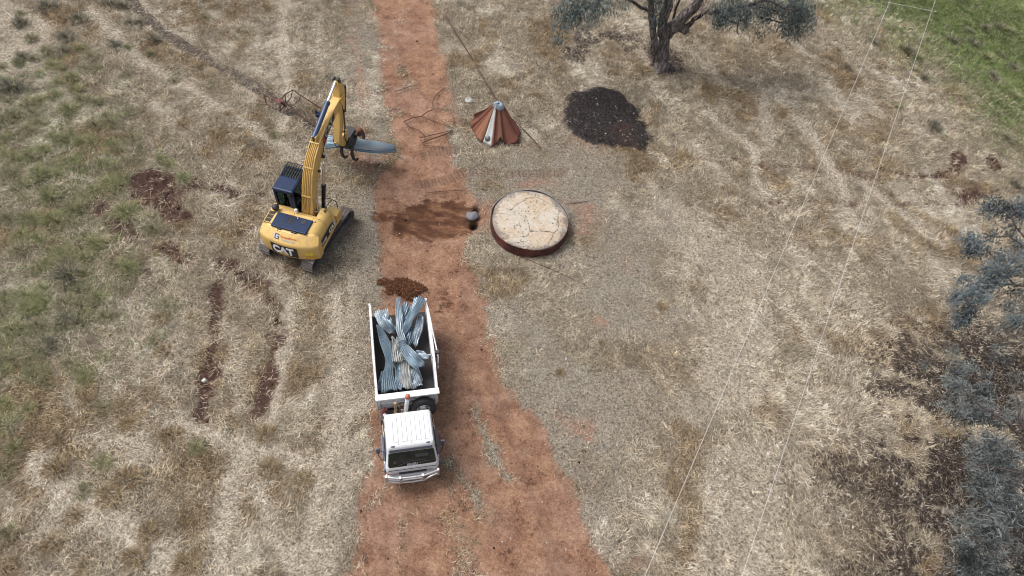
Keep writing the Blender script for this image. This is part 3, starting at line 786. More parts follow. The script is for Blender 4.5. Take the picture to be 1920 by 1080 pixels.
KINDS = {
    'fresh': ((.085, .115, .042), (.27, .30, .135), 'bright green grass tussock among the straw on the left slope', 'fresh green tussocks on the left slope'),
    'olive': ((.09, .10, .05), (.26, .255, .15), 'olive green grass tussock mixed with dry stalks on the left slope', 'olive tussocks on the left slope'),
    'grey': ((.05, .056, .045), (.155, .16, .13), 'dark grey-green weedy tussock standing taller than the straw', 'dark grey-green weeds in the paddock'),
    'rusty': ((.12, .078, .038), (.31, .215, .115), 'orange-brown dry tussock darker than the straw around it', 'orange-brown dry tussocks in the paddock'),
}
PROTO = {}
for kk, (c0, c1, lab, grp) in KINDS.items():
    PROTO[kk] = []
    for s in range(3):
        o = tussock_mesh('grass_tussock', 300, .52, (.34, .32, .46, .30)[list(KINDS).index(kk)], c0, c1, 40+s+10*len(PROTO))
        PROTO[kk].append([o, False])
def put_tussock(kind, px, py, sc, label=None):
    pr = random.choice(PROTO[kind])
    if not pr[1]: o = pr[0]; pr[1] = True
    else:
        o = pr[0].copy(); COL.objects.link(o)
    p = at(px, py)
    o.location = (p.x, p.y, gz(p)); o.rotation_euler = (0, 0, random.uniform(0, 6.28)); o.scale = (sc, sc, sc*random.uniform(.8, 1.15))
    tag(o, label or KINDS[kind][2], 'grass tussock', None if label else KINDS[kind][3])
for px, py, s in [(90, 15, 1.3), (150, 38, 1.1), (38, 45, 1.1), (125, 72, 1.1), (45, 110, 1.0), (120, 97, 1.0), (215, 85, .9), (290, 75, 1.0), (265, 45, .8), (205, 8, 1.1), (230, 12, 1.0), (245, 45, .8), (130, 518, 1.4), (125, 600, 1.0), (95, 645, .9), (1700, 97, 1.1), (1785, 78, 1.1), (1822, 82, 1.0), (1845, 55, 1.0), (1870, 52, 1.0), (1590, 128, .8), (1640, 82, .8), (1888, 262, .9), (1750, 240, 1.1), (1815, 60, .9), (1860, 145, 1.0), (1900, 130, 1.0), (1905, 350, 1.0), (1735, 150, .9)]:
    put_tussock('grey', px, py, s)
put_tussock('grey', 22, 168, 1.7, 'tallest dark weed clump at the far left edge of the paddock')
put_tussock('fresh', 28, 838, .9, 'bright green tussock at the left edge below the paler one')
put_tussock('fresh', 10, 795, 1.15, 'vivid green tussock cut by the left edge, in straw')
put_tussock('fresh', 196, 868, .9, 'lone green tussock in white straw at the lower left')
put_tussock('fresh', 370, 840, .8, 'lone olive-green tussock right of the lower left straw')
put_tussock('rusty', 238, 258, .95, 'round orange-brown tussock ringed by pale straw above the torn soil')
for px, py, s in [(100, 122, 1.1), (75, 140, .9), (137, 145, 1.0), (108, 155, 1.0), (145, 170, 1.0), (102, 180, 1.2), (70, 190, 1.1), (130, 207, 1.3), (100, 258, 1.0), (122, 262, 1.0), (85, 282, 1.0), (25, 298, 1.0), (75, 330, 1.5), (105, 312, 1.1), (140, 312, 1.1), (205, 345, 1.2), (300, 300, .9), (320, 312, 1.0), (138, 396, 1.2), (62, 412, 1.1), (100, 415, 1.3), (235, 400, 1.5), (122, 476, 1.2), (180, 460, 1.2), (160, 485, .9), (50, 555, 1.1), (65, 570, 1.1), (185, 560, 1.1), (245, 508, 1.1), (15, 570, 1.0), (17, 615, 1.2), (48, 622, .9), (5, 690, 1.0), (10, 760, 1.0), (55, 770, .9), (240, 90, .7), (185, 125, .8), (1690, 90, 1.1), (1680, 200, .9), (1720, 110, 1.1), (1850, 110, 1.3), (1890, 60, 1.3), (1900, 180, 1.2), (345, 335, 1.0)]:
    put_tussock('fresh', px, py, s)
for px, py, s in [(38, 25, .8), (8, 228, 1.1), (178, 235, 1.1), (158, 128, 1.0), (200, 220, .9), (240, 140, .9), (55, 245, 1.0), (265, 277, .9), (90, 360, 1.0), (40, 345, 1.0), (15, 410, 1.0), (150, 360, .9), (205, 410, .8), (35, 470, 1.1), (75, 505, 1.0), (215, 500, 1.1), (200, 595, 1.0), (230, 545, .9), (315, 575, 1.2), (150, 545, 1.0), (60, 690, .9), (135, 690, .9), (195, 765, .9), (290, 640, 1.0), (15, 1000, .9), (5, 880, 1.2), (160, 920, .9), (280, 100, .8), (325, 150, .8), (395, 165, .7), (515, 255, .9), (450, 60, .7), (385, 32, .8), (240, 210, .9)]:
    put_tussock('olive', px, py, s)
for i in range(150):
    px, py = random.uniform(0, 330), random.uniform(70, 720)
    if px > 330-abs(py-380)*.45 or (230 < px < 330 and 310 < py < 415): continue
    put_tussock(random.choice(('fresh', 'olive', 'olive')), px, py, random.uniform(.7, 1.25))
for px, py, s in [(345, 235, 1.1), (400, 250, .9), (430, 215, .9), (350, 225, .8), (225, 285, .9), (165, 752, 1.1), (240, 795, 1.0), (320, 820, 1.1), (105, 880, 1.3), (240, 900, 1.4), (205, 930, 1.3), (140, 965, 1.0), (100, 1020, 1.2), (255, 1045, 1.2), (160, 1065, 1.0), (500, 815, 1.1), (505, 880, 1.2), (570, 900, 1.1), (300, 600, 1.0), (310, 660, 1.0), (280, 1000, 1.1), (350, 1060, 1.3), (1240, 575, .7), (1130, 645, .6), (1050, 700, .6), (1870, 985, .9)]:
    put_tussock('rusty', px, py, s)
for kk in PROTO:
    for pr in PROTO[kk]:
        if not pr[1]: bpy.data.objects.remove(pr[0])

# ------------------------------------------------------------------ concrete tank base
def make_slab():
    c = at(994, 411.5, .5); R = 1.74; zt = .5
    root = empty('tank_base', (c.x, c.y, 0), 0, 'round cracked cream concrete tank base in a rusty iron rim', 'concrete slab')
    k = NT('cracked_concrete'); co = k.coord()
    n1 = k.noise(1.3, 6, .6, co); n2 = k.noise(9, 6, .7, co); n3 = k.noise(3.2, 5, .65, co)
    col = k.mix(k.rng(n1, .4, .62), (.43, .385, .325), (.41, .325, .235))
    col = k.mix(k.rng(n2, .53, .66, 0, .7), col, (.50, .47, .42))
    col = k.mix(k.math('MULTIPLY', k.rng(n2, .46, .36), k.rng(n3, .36, .58)), col, (.12, .105, .095))
    sp = k.voro(5.5, co=co); col = k.mix(k.math('MULTIPLY', k.rng(sp, .26, .16), k.rng(n3, .44, .54)), col, (.07, .065, .065))
    ln = k.n.new('ShaderNodeVectorMath'); ln.operation = 'LENGTH'
    mm = k.n.new('ShaderNodeMapping'); mm.inputs['Scale'].default_value = (1, 1, 0); k.link(co, mm.inputs['Vector']); k.link(mm.outputs[0], ln.inputs[0])
    ed = k.math('MULTIPLY_ADD', k.math('SUBTRACT', k.math('ADD', k.math('MULTIPLY', n2, .6), k.math('MULTIPLY', n3, .4)), .5), 2.2, ln.outputs['Value'])
    col = k.mix(k.rng(ed, 1.45, 1.66, 0, .8), col, (.15, .13, .12))
    k.bump(n2, .5, .02)
    mc = k.out(col, .9, 0, .15)
    mb = MB(); N = 96
    rr = lambda a: R-.03+.012*math.sin(3*a+1)+.008*math.sin(7*a)
    rings = []
    for f_, z in ((1, 0), (1, zt-.03), (.985, zt-.008), (.8, zt), (.5, zt+.006), (.02, zt+.008)):
        rings.append([(rr(2*math.pi*i/N)*f_*math.cos(2*math.pi*i/N), rr(2*math.pi*i/N)*f_*math.sin(2*math.pi*i/N), z) for i in range(N)])
    mb.loft(rings)
    mb.cur = 1
    Z = lambda q: at(900+q[0]/6.747, 330+q[1]/6.747, zt)
    cracks = [([(150, 475), (280, 475), (420, 490), (520, 500), (600, 560), (625, 650), (630, 690), (600, 750), (560, 800)], .011),
              ([(630, 695), (760, 710), (850, 700), (930, 720), (985, 680), (1000, 620), (985, 560), (985, 490), (1000, 450), (985, 390), (960, 350)], .018),
              ([(930, 720), (900, 800), (860, 860)], .016), ([(370, 450), (440, 380), (580, 290), (690, 265), (800, 310), (870, 350), (920, 385), (985, 385)], .012),
              ([(855, 350), (760, 410), (720, 470), (690, 490)], .009), ([(340, 780), (450, 775), (560, 765), (610, 745)], .008), ([(450, 850), (560, 825), (630, 860), (660, 890)], .012),
              ([(700, 190), (705, 260)], .009), ([(730, 500), (740, 600)], .006), ([(1000, 570), (1080, 575)], .007), ([(985, 680), (1000, 750)], .007), ([(340, 400), (345, 470)], .006)]
    rg = random.Random(4)
    for pts, w in cracks:
        P = [Z(q)-Vector((c.x, c.y, 0)) for q in pts]
        fine = []
        for a, b in zip(P[:-1], P[1:]):
            for t in range(4):
                q = a.lerp(b, t/4); fine.append(q+Vector((rg.uniform(-1, 1), rg.uniform(-1, 1), 0))*.018)
        fine.append(P[-1])
        vs, fs = [], []
        for i, q in enumerate(fine):
            t = (fine[min(i+1, len(fine)-1)]-fine[max(i-1, 0)]); t.z = 0; t.normalize()
            s_ = Vector((-t.y, t.x, 0))*w*rg.uniform(.25, .85)
            w = w*1.0; dr = math.hypot(q.x, q.y)
            z = zt+.0105 if dr < 1.35 else zt+.006
            vs += [(q.x-s_.x, q.y-s_.y, z), (q.x+s_.x, q.y+s_.y, z)]
        for i in range(len(fine)-1): fs.append((2*i, 2*i+1, 2*i+3, 2*i+2))
        mb.add(vs, fs)
    mb.build('slab', [mc, M_blk], root, smooth=50)
    # iron rim: thin wall standing a little proud, top edge uneven
    mb = MB(); N = 120
    rgn = np.random.default_rng(5); wob = rgn.normal(0, .012, N)
    tp = [zt+.035+.03*math.sin(i*.21+2)+wob[i] for i in range(N)]
    rings = [[], [], [], []]
    for i in range(N):
        a = 2*math.pi*i/N; b = R+.02*math.sin(5*a)*.5
        for j, (r_, z) in enumerate(((b+.02, -.05), (b, tp[i]), (b-.016, tp[i]), (b-.016, zt-.05))):
            rings[j].append((r_*math.cos(a), r_*math.sin(a), z))
    mb.loft(rings, caps=False)
    k = NT('rusted_rim'); n1 = k.noise(2.2, 7, .65); n2 = k.noise(12, 4)
    col = k.ramp(n1, [(.35, (.035, .013, .011)), (.5, (.085, .026, .021)), (.68, (.15, .055, .036))])
    geo = k.n.new('ShaderNodeSeparateXYZ'); k.link(k.coord(), geo.inputs[0])
    gm = k.math('MULTIPLY', k.rng(geo.outputs[2], .47, .51), k.rng(geo.outputs[1], .1, .9))
    col = k.mix(gm, col, k.mix(n2, (.2, .21, .22), (.42, .45, .47)))
    mb.build('iron_rim', k.out(col, .7, .2), root, smooth=40)
make_slab()

# ------------------------------------------------------------------ sheets of corrugated iron
def sheet(name, path, widths, lat, mat, label, group, ribs=9, amp=.018, seed=0, cat='metal sheet', arch=0.0, parent=None, nl=26, curl=0.0, crum=.03):
    """corrugated sheet swept along path (3-D points); lat = sideways direction per point; ribs run lengthwise"""
    rg = np.random.default_rng(seed)
    P = np.array([tuple(p) for p in path], float); n0 = len(P)
    L = np.array([tuple(Vector(q).normalized()) for q in lat], float)
    t0 = np.linspace(0, 1, n0); t = np.linspace(0, 1, nl)
    def ip(A):
        # smooth interpolation of control points
        out = np.stack([np.interp(t, t0, A[:, i]) for i in range(A.shape[1])], -1)
        for _ in range(3): out[1:-1] = (out[:-2]+2*out[1:-1]+out[2:])/4
        return out
    C, LL = ip(P), ip(L); Wd = ip(np.array(widths, float)[:, None])[:, 0]
    LL /= np.linalg.norm(LL, axis=1, keepdims=True)
    T = np.gradient(C, axis=0); T /= np.linalg.norm(T, axis=1, keepdims=True)
    Nn = np.cross(T, LL); Nn /= np.linalg.norm(Nn, axis=1, keepdims=True)
    flip = np.where(Nn[:, 2:3] < 0, -1, 1); Nn = Nn*flip
    m = ribs*6+1; u = np.linspace(-1, 1, m)
    ph = rg.uniform(0, 6.28)
    bend = rg.normal(0, 1, 4)
    V = np.empty((nl, m, 3))
    for j in range(nl):
        w = Wd[j]
        pin = np.clip(w/(ribs*.076), .3, 1.2)      # pinched sheets fold deeper
        prof = amp*(1+1.4*(1-min(pin, 1)))*np.sin(u*math.pi*ribs+ph)
        prof = prof + arch*(1-u*u)*w + curl*w*u*u*np.sign(u)
        tri_ = lambda q: 2*np.abs(((q/math.pi) % 2)-1)-1
        prof = prof + crum*(tri_(u*2.3+bend[0]+t[j]*6)*math.sin(t[j]*7+bend[1]) + .7*tri_(u*3.3+bend[2]-t[j]*8+bend[3]))
        sk = .02*np.sin(6*t[j]+bend[3])
        V[j] = C[j][None]+LL[j][None]*(u[:, None]*w/2+sk)+Nn[j][None]*prof[:, None]
    # ragged ends
    V[0] += T[0][None]*(rg.normal(0, .02, m)+.05*np.sin(u*3+bend[1]))[:, None]
    V[-1] += T[-1][None]*(rg.normal(0, .02, m)+.05*np.sin(u*3+bend[0]))[:, None]
    mb = MB(); mb.v = [tuple(p) for p in V.reshape(-1, 3)]
    mb.f = [(j*m+i, j*m+i+1, (j+1)*m+i+1, (j+1)*m+i) for j in range(nl-1) for i in range(m-1)]
    mb.mi = [0]*len(mb.f)
    o = mb.build(name, mat, parent, smooth=60, recalc=False)
    s = o.modifiers.new('thickness', 'SOLIDIFY'); s.thickness = .004
    if parent is None: tag(o, label, cat, group)
    return o

# ------------------------------------------------------------------ truck
def make_truck():
    o2 = (at(705, 747, 1.9)+at(821, 731, 1.9))/2
    YAW = math.radians(-72.5-90)
    root = empty('tipper_truck', (o2.x, o2.y, -.03), YAW, 'small white tipper truck with open tray, cab facing down the road', 'truck')
    RM = Matrix.Translation((o2.x, o2.y, -.03)) @ Matrix.Rotation(YAW, 4, 'Z')
    # local axes: x right of the driver, y forward, z up; headboard at y = 0
    def B(name, mat, bevel=0, smooth=None, parent=root, label=None, fn=None):
        mb = MB(); fn(mb); return mb.build(name, mat, parent, bevel, smooth, label)
    HW = 1.05
    # chassis
    B('chassis', M_dark, .01, None, fn=lambda m: (m.box(-.42, -.34, -3.7, 2.2, .55, .75), m.box(.34, .42, -3.7, 2.2, .55, .75), m.box(-.4, .4, -3.6, -3.5, .55, .72), m.box(-.4, .4, .2, .3, .55, .72), m.box(-.75, -.45, -.6, .25, .45, .85), m.box(.45, .75, -.9, .1, .45, .85)))
    # tray floor and inner shell
    B('tray_floor', M_tray, .01, fn=lambda m: m.box(-HW+.03, HW-.03, -3.82, -.04, .98, 1.06))
    def side(s):
        def f(m):
            x0, x1 = (HW-.035, HW) if s > 0 else (-HW, -HW+.035)
            m.box(x0, x1, -3.80, -.06, .95, 1.84)
            for y in (-3.2, -2.4, -1.6, -.8): m.box(x1 if s > 0 else x0-.035, x1+.035 if s > 0 else x0, y-.04, y+.04, .97, 1.80)
        return f
    for s in (1, -1):
        sd = B('side_wall', M_whitew, .008, fn=side(s))
        def rail(m, s=s):
            pts = []
            for i in range(14):
                y = -3.84+i*(3.80/13)
                bow = (.05*math.sin(math.pi*i/13) if s < 0 else .015*math.sin(math.pi*i/13))
                pts.append((s*(HW-.017+bow), y, 1.86+.012*math.sin(i*1.7)))
            for a, b in zip(pts[:-1], pts[1:]): m.beam(a, b, .085, .06)
        B('top_rail', M_whitew, .008, parent=sd, fn=rail)
    # bent outer tie bar on the passenger side of the tray
    B('bent_tie_bar', M_whitew, .004, fn=lambda m: m.tube([(-1.02, -3.80, 1.95), (-1.10, -3.3, 1.95), (-1.16, -2.3, 1.9), (-1.22, -1.6, 1.86), (-1.24, -1.42, 1.72), (-1.2, -1.1, 1.45)], .028, 8))
    B('tray_latch', M_dark, .004, fn=lambda m: (m.box(-1.30, -1.12, -1.62, -1.5, 1.80, 1.90), m.cyl((-1.05, -1.05, 1.85), (-1.25, -1.05, 1.85), .03)))
    # headboard
    hb = B('headboard', M_whitew, .008, fn=lambda m: (m.box(-HW-.02, HW+.02, -.05, 0, .95, 1.90), m.box(-HW+.02, -HW+.09, 0, .05, .96, 1.88), m.box(HW-.09, HW-.02, 0, .05, .96, 1.88), m.box(.28, .36, 0, .05, .96, 1.88), m.box(-.4, -.32, 0, .05, .96, 1.88), m.box(-.95, .95, 0.0, .04, 1.42, 1.48)))
    B('headboard_cap', M_white, .012, parent=hb, fn=lambda m: m.box(-HW-.06, HW+.03, -.10, .13, 1.90, 1.965))
    B('corner_post', M_white, .01, fn=lambda m: m.box(HW-.01, HW+.05, -.02, .05, .9, 1.9))
    # rear stub posts
    for s in (1, -1): B('rear_post', M_whitew, .008, fn=lambda m, s=s: m.box(s*HW-.04, s*HW+.04, -3.9, -3.80, .95, 1.90))
    # gear behind the cab
    B('exhaust_stack', M_beige, 0, 40, fn=lambda m: (m.tube([(.44, .30, .7), (.44, .30, 1.3), (.44, .27, 1.92)], .052, 14), m.tube([(.44, .30, 1.0), (.44, .30, 1.32)], .075, 14)))
    bp = B('beacon_pole', M_whitew, 0, 40, fn=lambda m: m.tube([(.12, .40, .85), (.10, .36, 1.4), (.0, .22, 2.06)], [.085, .08, .075], 14))
    B('beacon_lens', M_orange, 0, 40, parent=bp, fn=lambda m: m.lathe([(.001, .16), (.05, .155), (.085, .12), (.09, .0), (.07, -.02)], (-.01, .20, 2.08), n=18))
    B('support_strap', M_alu, .004, fn=lambda m: (m.box(.20, .27, .30, .34, .8, 1.42),))
    B('battery_box', M_dark, .02, fn=lambda m: m.box(.34, 1.0, .15, .52, .75, 1.12))
    rc = B('filler_neck', M_maroon, 0, 40, fn=lambda m: (m.tube([(.84, .36, 1.05), (.84, .33, 1.22), (.84, .26, 1.36)], [.085, .075, .085], 14), m.lathe([(.001, .06), (.07, .05), (.09, 0), (.07, -.03)], (.84, .24, 1.40), (0, -.3, 1), 14)))
    B('gauge_face', M_whitel, 0, 40, parent=rc, fn=lambda m: m.lathe([(.001, .02), (.06, .018), (.062, -.02)], (.83, .40, 1.30), (0, .8, .6), 14))
    B('headboard_pipe', M_beige, 0, 40, fn=lambda m: m.tube([(.38, .12, 1.36), (.0, .16, 1.46), (-.35, .14, 1.52)], .035, 10))
    # spare wheel, upright behind the cab
    def tyre(m, c, axis, R=.41, w=.22, ri=.235):
        m.lathe([(ri, -w*.38), (ri+.03, -w*.46), (R-.07, -w*.5), (R-.015, -w*.40), (R, -w*.2), (R, w*.2), (R-.015, w*.40), (R-.07, w*.5), (ri+.03, w*.46), (ri, w*.38), (ri, -w*.38)], c, axis, 36)
    def rim(m, c, axis, s=1, ri=.235):
        m.lathe([(ri+.012, -.08), (ri+.012, .085*s), (ri-.02, .09*s), (ri-.04, .03*s), (.16, .0), (.10, .045*s), (.06, .06*s), (.001, .06*s)], c, axis, 30)
    sw = B('spare_wheel', M_rub, 0, 35, fn=lambda m: tyre(m, (-.50, .29, 1.27), (-.10, .93, .30), .46, .25))
    rm = B('rim', M_alu, 0, 35, parent=sw, fn=lambda m: rim(m, (-.50, .29, 1.27), (-.10, .93, .30)))
    ax = Vector((-.10, .93, .30)).normalized(); ex = ax.orthogonal().normalized(); ey = ax.cross(ex)
    def slots(m):
        for i in range(6):
            a = i*math.pi/3+.3
            c = Vector((-.50, .29, 1.27))+ax*.028+(ex*math.cos(a)+ey*math.sin(a))*.155
            m.lathe([(.001, .012), (.036, .012), (.036, -.01)], c, ax, 12)
    B('rim_slot', M_blk, 0, 30, parent=rm, fn=slots)
    # road wheels
    for x in (-.80, .80):
        for y, dual in ((1.35, 0), (-2.55, 1)):
            w = B('wheel', M_rub, 0, 35, fn=lambda m, x=x, y=y, dual=dual: (tyre(m, (x, y, .41), (1, 0, 0)), tyre(m, (x-math.copysign(.25, x), y, .41), (1, 0, 0)) if dual else None))
            B('rim', M_whitew, 0, 35, parent=w, fn=lambda m, x=x, y=y: rim(m, (x, y, .41), (1, 0, 0), 1 if x > 0 else -1))
    # ---- cab
    def cab_ring(z, w0, w1, yb, yf, r=.10, n=5):
        # plan outline at height z: rear half width w0, front half width w1
        out = []
        def arc(cx, cy, a0):
            for i in range(n+1):
                a = a0+i*(math.pi/2)/n; out.append((cx+r*math.cos(a), cy+r*math.sin(a), z))
        arc(w1-r, yf-r, 0); arc(-w1+r, yf-r, math.pi/2); arc(-w0+r, yb+r, math.pi); arc(w0-r, yb+r, 1.5*math.pi)
        return out
    body = MB()
    body.loft([cab_ring(.72, .93, .93, .66, 2.36, .10), cab_ring(1.02, .955, .955, .64, 2.40, .12), cab_ring(1.25, .955, .955, .64, 2.39, .14), cab_ring(1.36, .94, .93, .65, 2.345, .13),
               cab_ring(1.40, .93, .92, .655, 2.31, .12), cab_ring(2.02, .845, .845, .72, 2.03, .10), cab_ring(2.12, .825, .83, .75, 2.00, .10), cab_ring(2.19, .795, .80, .79, 1.96, .10), cab_ring(2.215, .74, .74, .85, 1.90, .08)], caps=True)
    cb = body.build('cab', M_white, root, 0, 38)
    # roof ribs
    def ribs(m):
        for i in range(9):
            x = -.64+i*.16
            m.box(x-.070, x+.070, .92, 1.82, 2.205, 2.232)
    B('roof_rib', M_white, .009, parent=cb, fn=ribs)
    B('roof_groove', M_greyl, 0, parent=cb, fn=lambda m: [m.box(x-.08-.006, x-.08+.006, .90, 1.83, 2.20, 2.221) for x in [-.48+i*.16 for i in range(8)]])
    for x in (-.62, .62):
        B('roof_marker_lamp', M_pillar, 0, 40, parent=cb, fn=lambda m, x=x: m.sphere((x, 1.94, 2.205), .04, 14, 8, (1.9, .7, .6)))
    B('roof_bolt', M_blk, 0, 40, parent=cb, fn=lambda m: (m.sphere((.42, 1.88, 2.222), .016), m.sphere((-.05, 1.88, 2.222), .016)))
    # windscreen: front plane between z 1.40 (y 2.31) and z 2.02 (y 2.03)
    def ws(u, v, off=.006):
        # u -1..1 across, v 0..1 up
        z = 1.40+v*.62; y = 2.31-v*.28; hw = .92-v*.075
        x = u*hw
        q_ = max(0, abs(x)-(hw-.11)); y += -(.11-math.sqrt(max(0, .0121-q_*q_)))+.004
        nn = Vector((0, .62, .28)).normalized()
        return Vector((x, y, z))+nn*off
    def patch(m, u0, u1, v0, v1, off, nu=24, nv=8, rc=0.0):
        vs = []; fs = []
        for j in range(nv+1):
            for i in range(nu+1):
                u = u0+(u1-u0)*i/nu; v = v0+(v1-v0)*j/nv
                if rc:
                    uu, vv = (u-u0)/(u1-u0), (v-v0)/(v1-v0)
                    e = max(0, abs(2*uu-1)-.86)/.14
                    v = v0+(v1-v0)*(.5+(vv-.5)*(1-rc*(1-math.sqrt(max(0, 1-e*e)))))
                vs.append(ws(u, v, off))
        for j in range(nv):
            for i in range(nu): fs.append((j*(nu+1)+i, j*(nu+1)+i+1, (j+1)*(nu+1)+i+1, (j+1)*(nu+1)+i))
        m.add(vs, fs)
    wsb = B('windscreen', M_glass, 0, 60, parent=cb, fn=lambda m: patch(m, -.935, .935, -.07, .93, .012, 40, 14, .22))
    B('visor_band', M_pillar, 0, 60, parent=wsb, fn=lambda m: patch(m, -.90, .90, .955, 1.10, .018, 40, 3))
    B('visor_trim', M_alu, 0, 60, parent=wsb, fn=lambda m: patch(m, -.92, .92, .925, .95, .022, 40, 1))
    B('dashboard_glare', M_cabin, 0, 60, parent=wsb, fn=lambda m: (patch(m, -.55, .45, .22, .27, .015, 16, 1), patch(m, -.1, .62, .34, .37, .015, 16, 1), patch(m, -.68, -.15, .46, .66, .0145, 12, 3), patch(m, .62, .74, .18, .36, .015, 4, 2)))
    for q in (((.55, .06), (.30, .16), (.1, .2)), ((-.25, .05), (-.5, .15), (-.7, .19))):
        B('wiper', M_blk, 0, 60, parent=wsb, fn=lambda m, q=q: m.tube([ws(u, v, .033) for u, v in q], .010, 6))
    vs, fs = text_verts('ISUZU', .125, .006, .002, 1.12)
    tm = MB(); tm.add([ws(-(v.x)/.92, .03+v.y/.68, .022+v.z) for v in vs], fs)
    tm.build('maker_lettering', M_greyl, wsb)
    # side windows and doors
    for s in (1, -1):
        def swin(m, s=s):
            def q(y, z):
                t = (z-1.40)/.62; return (s*(.936-.085*t), y, z)
            m.add([q(1.20, 1.44), q(2.14, 1.42), q(1.98, 1.92), q(1.22, 1.96)], [(0, 1, 2, 3) if s > 0 else (3, 2, 1, 0)])
            m.add([q(.80, 1.46), q(1.10, 1.45), q(1.12, 1.94), q(.86, 1.94)], [(0, 1, 2, 3) if s > 0 else (3, 2, 1, 0)])
        B('side_window', M_glass, 0, None, parent=cb, fn=swin)
        dr = B('door', M_white, .02, None, parent=cb, fn=lambda m, s=s: m.box(min(s*.945, s*.985), max(s*.945, s*.985), 1.14, 2.16, .86, 1.36))
        B('handle', M_blk, .006, None, parent=dr, fn=lambda m, s=s: m.box(min(s*.985, s*1.005), max(s*.985, s*1.005), 1.20, 1.32, 1.20, 1.24))
        B('wheel_arch', M_pillar, .03, None, parent=cb, fn=lambda m, s=s: (m.box(min(s*.90, s*1.05), max(s*.90, s*1.05), .95, 1.82, .80, .96), m.box(min(s*.90, s*1.04), max(s*.90, s*1.04), 1.82, 2.2, .55, .84)))
        B('weather_shield', M_pillar, .006, None, parent=cb, fn=lambda m, s=s: m.add([(s*.935, 1.16, 1.50), (s*.935, 2.12, 1.46), (s*1.0, 2.04, 1.36), (s*1.0, 1.2, 1.38)], [(0, 1, 2, 3)]))
        mr = B('mirror', M_pillar, .03, None, parent=cb, fn=lambda m, s=s: m.box(s*1.16-.075, s*1.16+.075, 1.74, 1.82, 1.42, 1.78))
        B('mirror_arm', M_blk, 0, 40, parent=mr, fn=lambda m, s=s: (m.tube([(s*.90, 2.10, 1.40), (s*1.06, 2.02, 1.36), (s*1.17, 1.86, 1.44), (s*1.17, 1.8, 1.6)], .016, 8), m.tube([(s*.87, 2.0, 1.85), (s*1.05, 1.9, 1.86), (s*1.16, 1.8, 1.78)], .014, 8)))
        B('headlight', M_clear if False else M_alu, .02, None, parent=cb, fn=lambda m, s=s: m.box(s*.70-.16, s*.70+.16, 2.37, 2.415, .86, 1.02))
    B('indicator', M_orange, .01, None, parent=cb, fn=lambda m: m.box(.84, .93, 2.33, 2.41, .88, 1.0))
    B('grille', M_blk, .01, None, parent=cb, fn=lambda m: (m.box(-.5, .5, 2.385, 2.41, .80, .98), m.box(-.86, .86, 2.385, 2.408, 1.205, 1.225)))
    B('bumper', M_white, .03, None, fn=lambda m: m.box(-.96, .96, 2.30, 2.46, .46, .74))
    # bull bar
    bb = B('bull_bar', M_alu, 0, 40, fn=lambda m: (
        m.tube([(.98, 2.50, 1.0), (.55, 2.60, 1.01), (.0, 2.63, 1.02), (-.45, 2.62, 1.02), (-.98, 2.50, 1.02)], .036, 10),
        m.tube([(.98, 2.52, .62), (.5, 2.62, .62), (.0, 2.65, .62), (-.42, 2.64, .62), (-.62, 2.60, .74), (-.94, 2.52, .76)], .034, 10),
        m.tube([(.98, 2.51, .80), (.45, 2.61, .80), (-.40, 2.62, .80)], .03, 10)))
    for x, y in ((.95, 2.50), (.45, 2.60), (-.38, 2.61), (-.95, 2.49)):
        B('upright', M_alu, .012, None, parent=bb, fn=lambda m, x=x, y=y: m.box(x-.045, x+.045, y-.05, y+.05, .56, 1.06))
    B('number_plate', M_whitel, .004, None, fn=lambda m: m.box(-.19, .19, 2.455, 2.47, .54, .66))
    cb.scale.x = .93; cb.location.x = .06
    for o in root.children:
        if o.name.split('.')[0] in ('bull_bar', 'bumper'): o.scale.x = .92; o.location.x = .09
    return root, RM

truck, TM = make_truck()

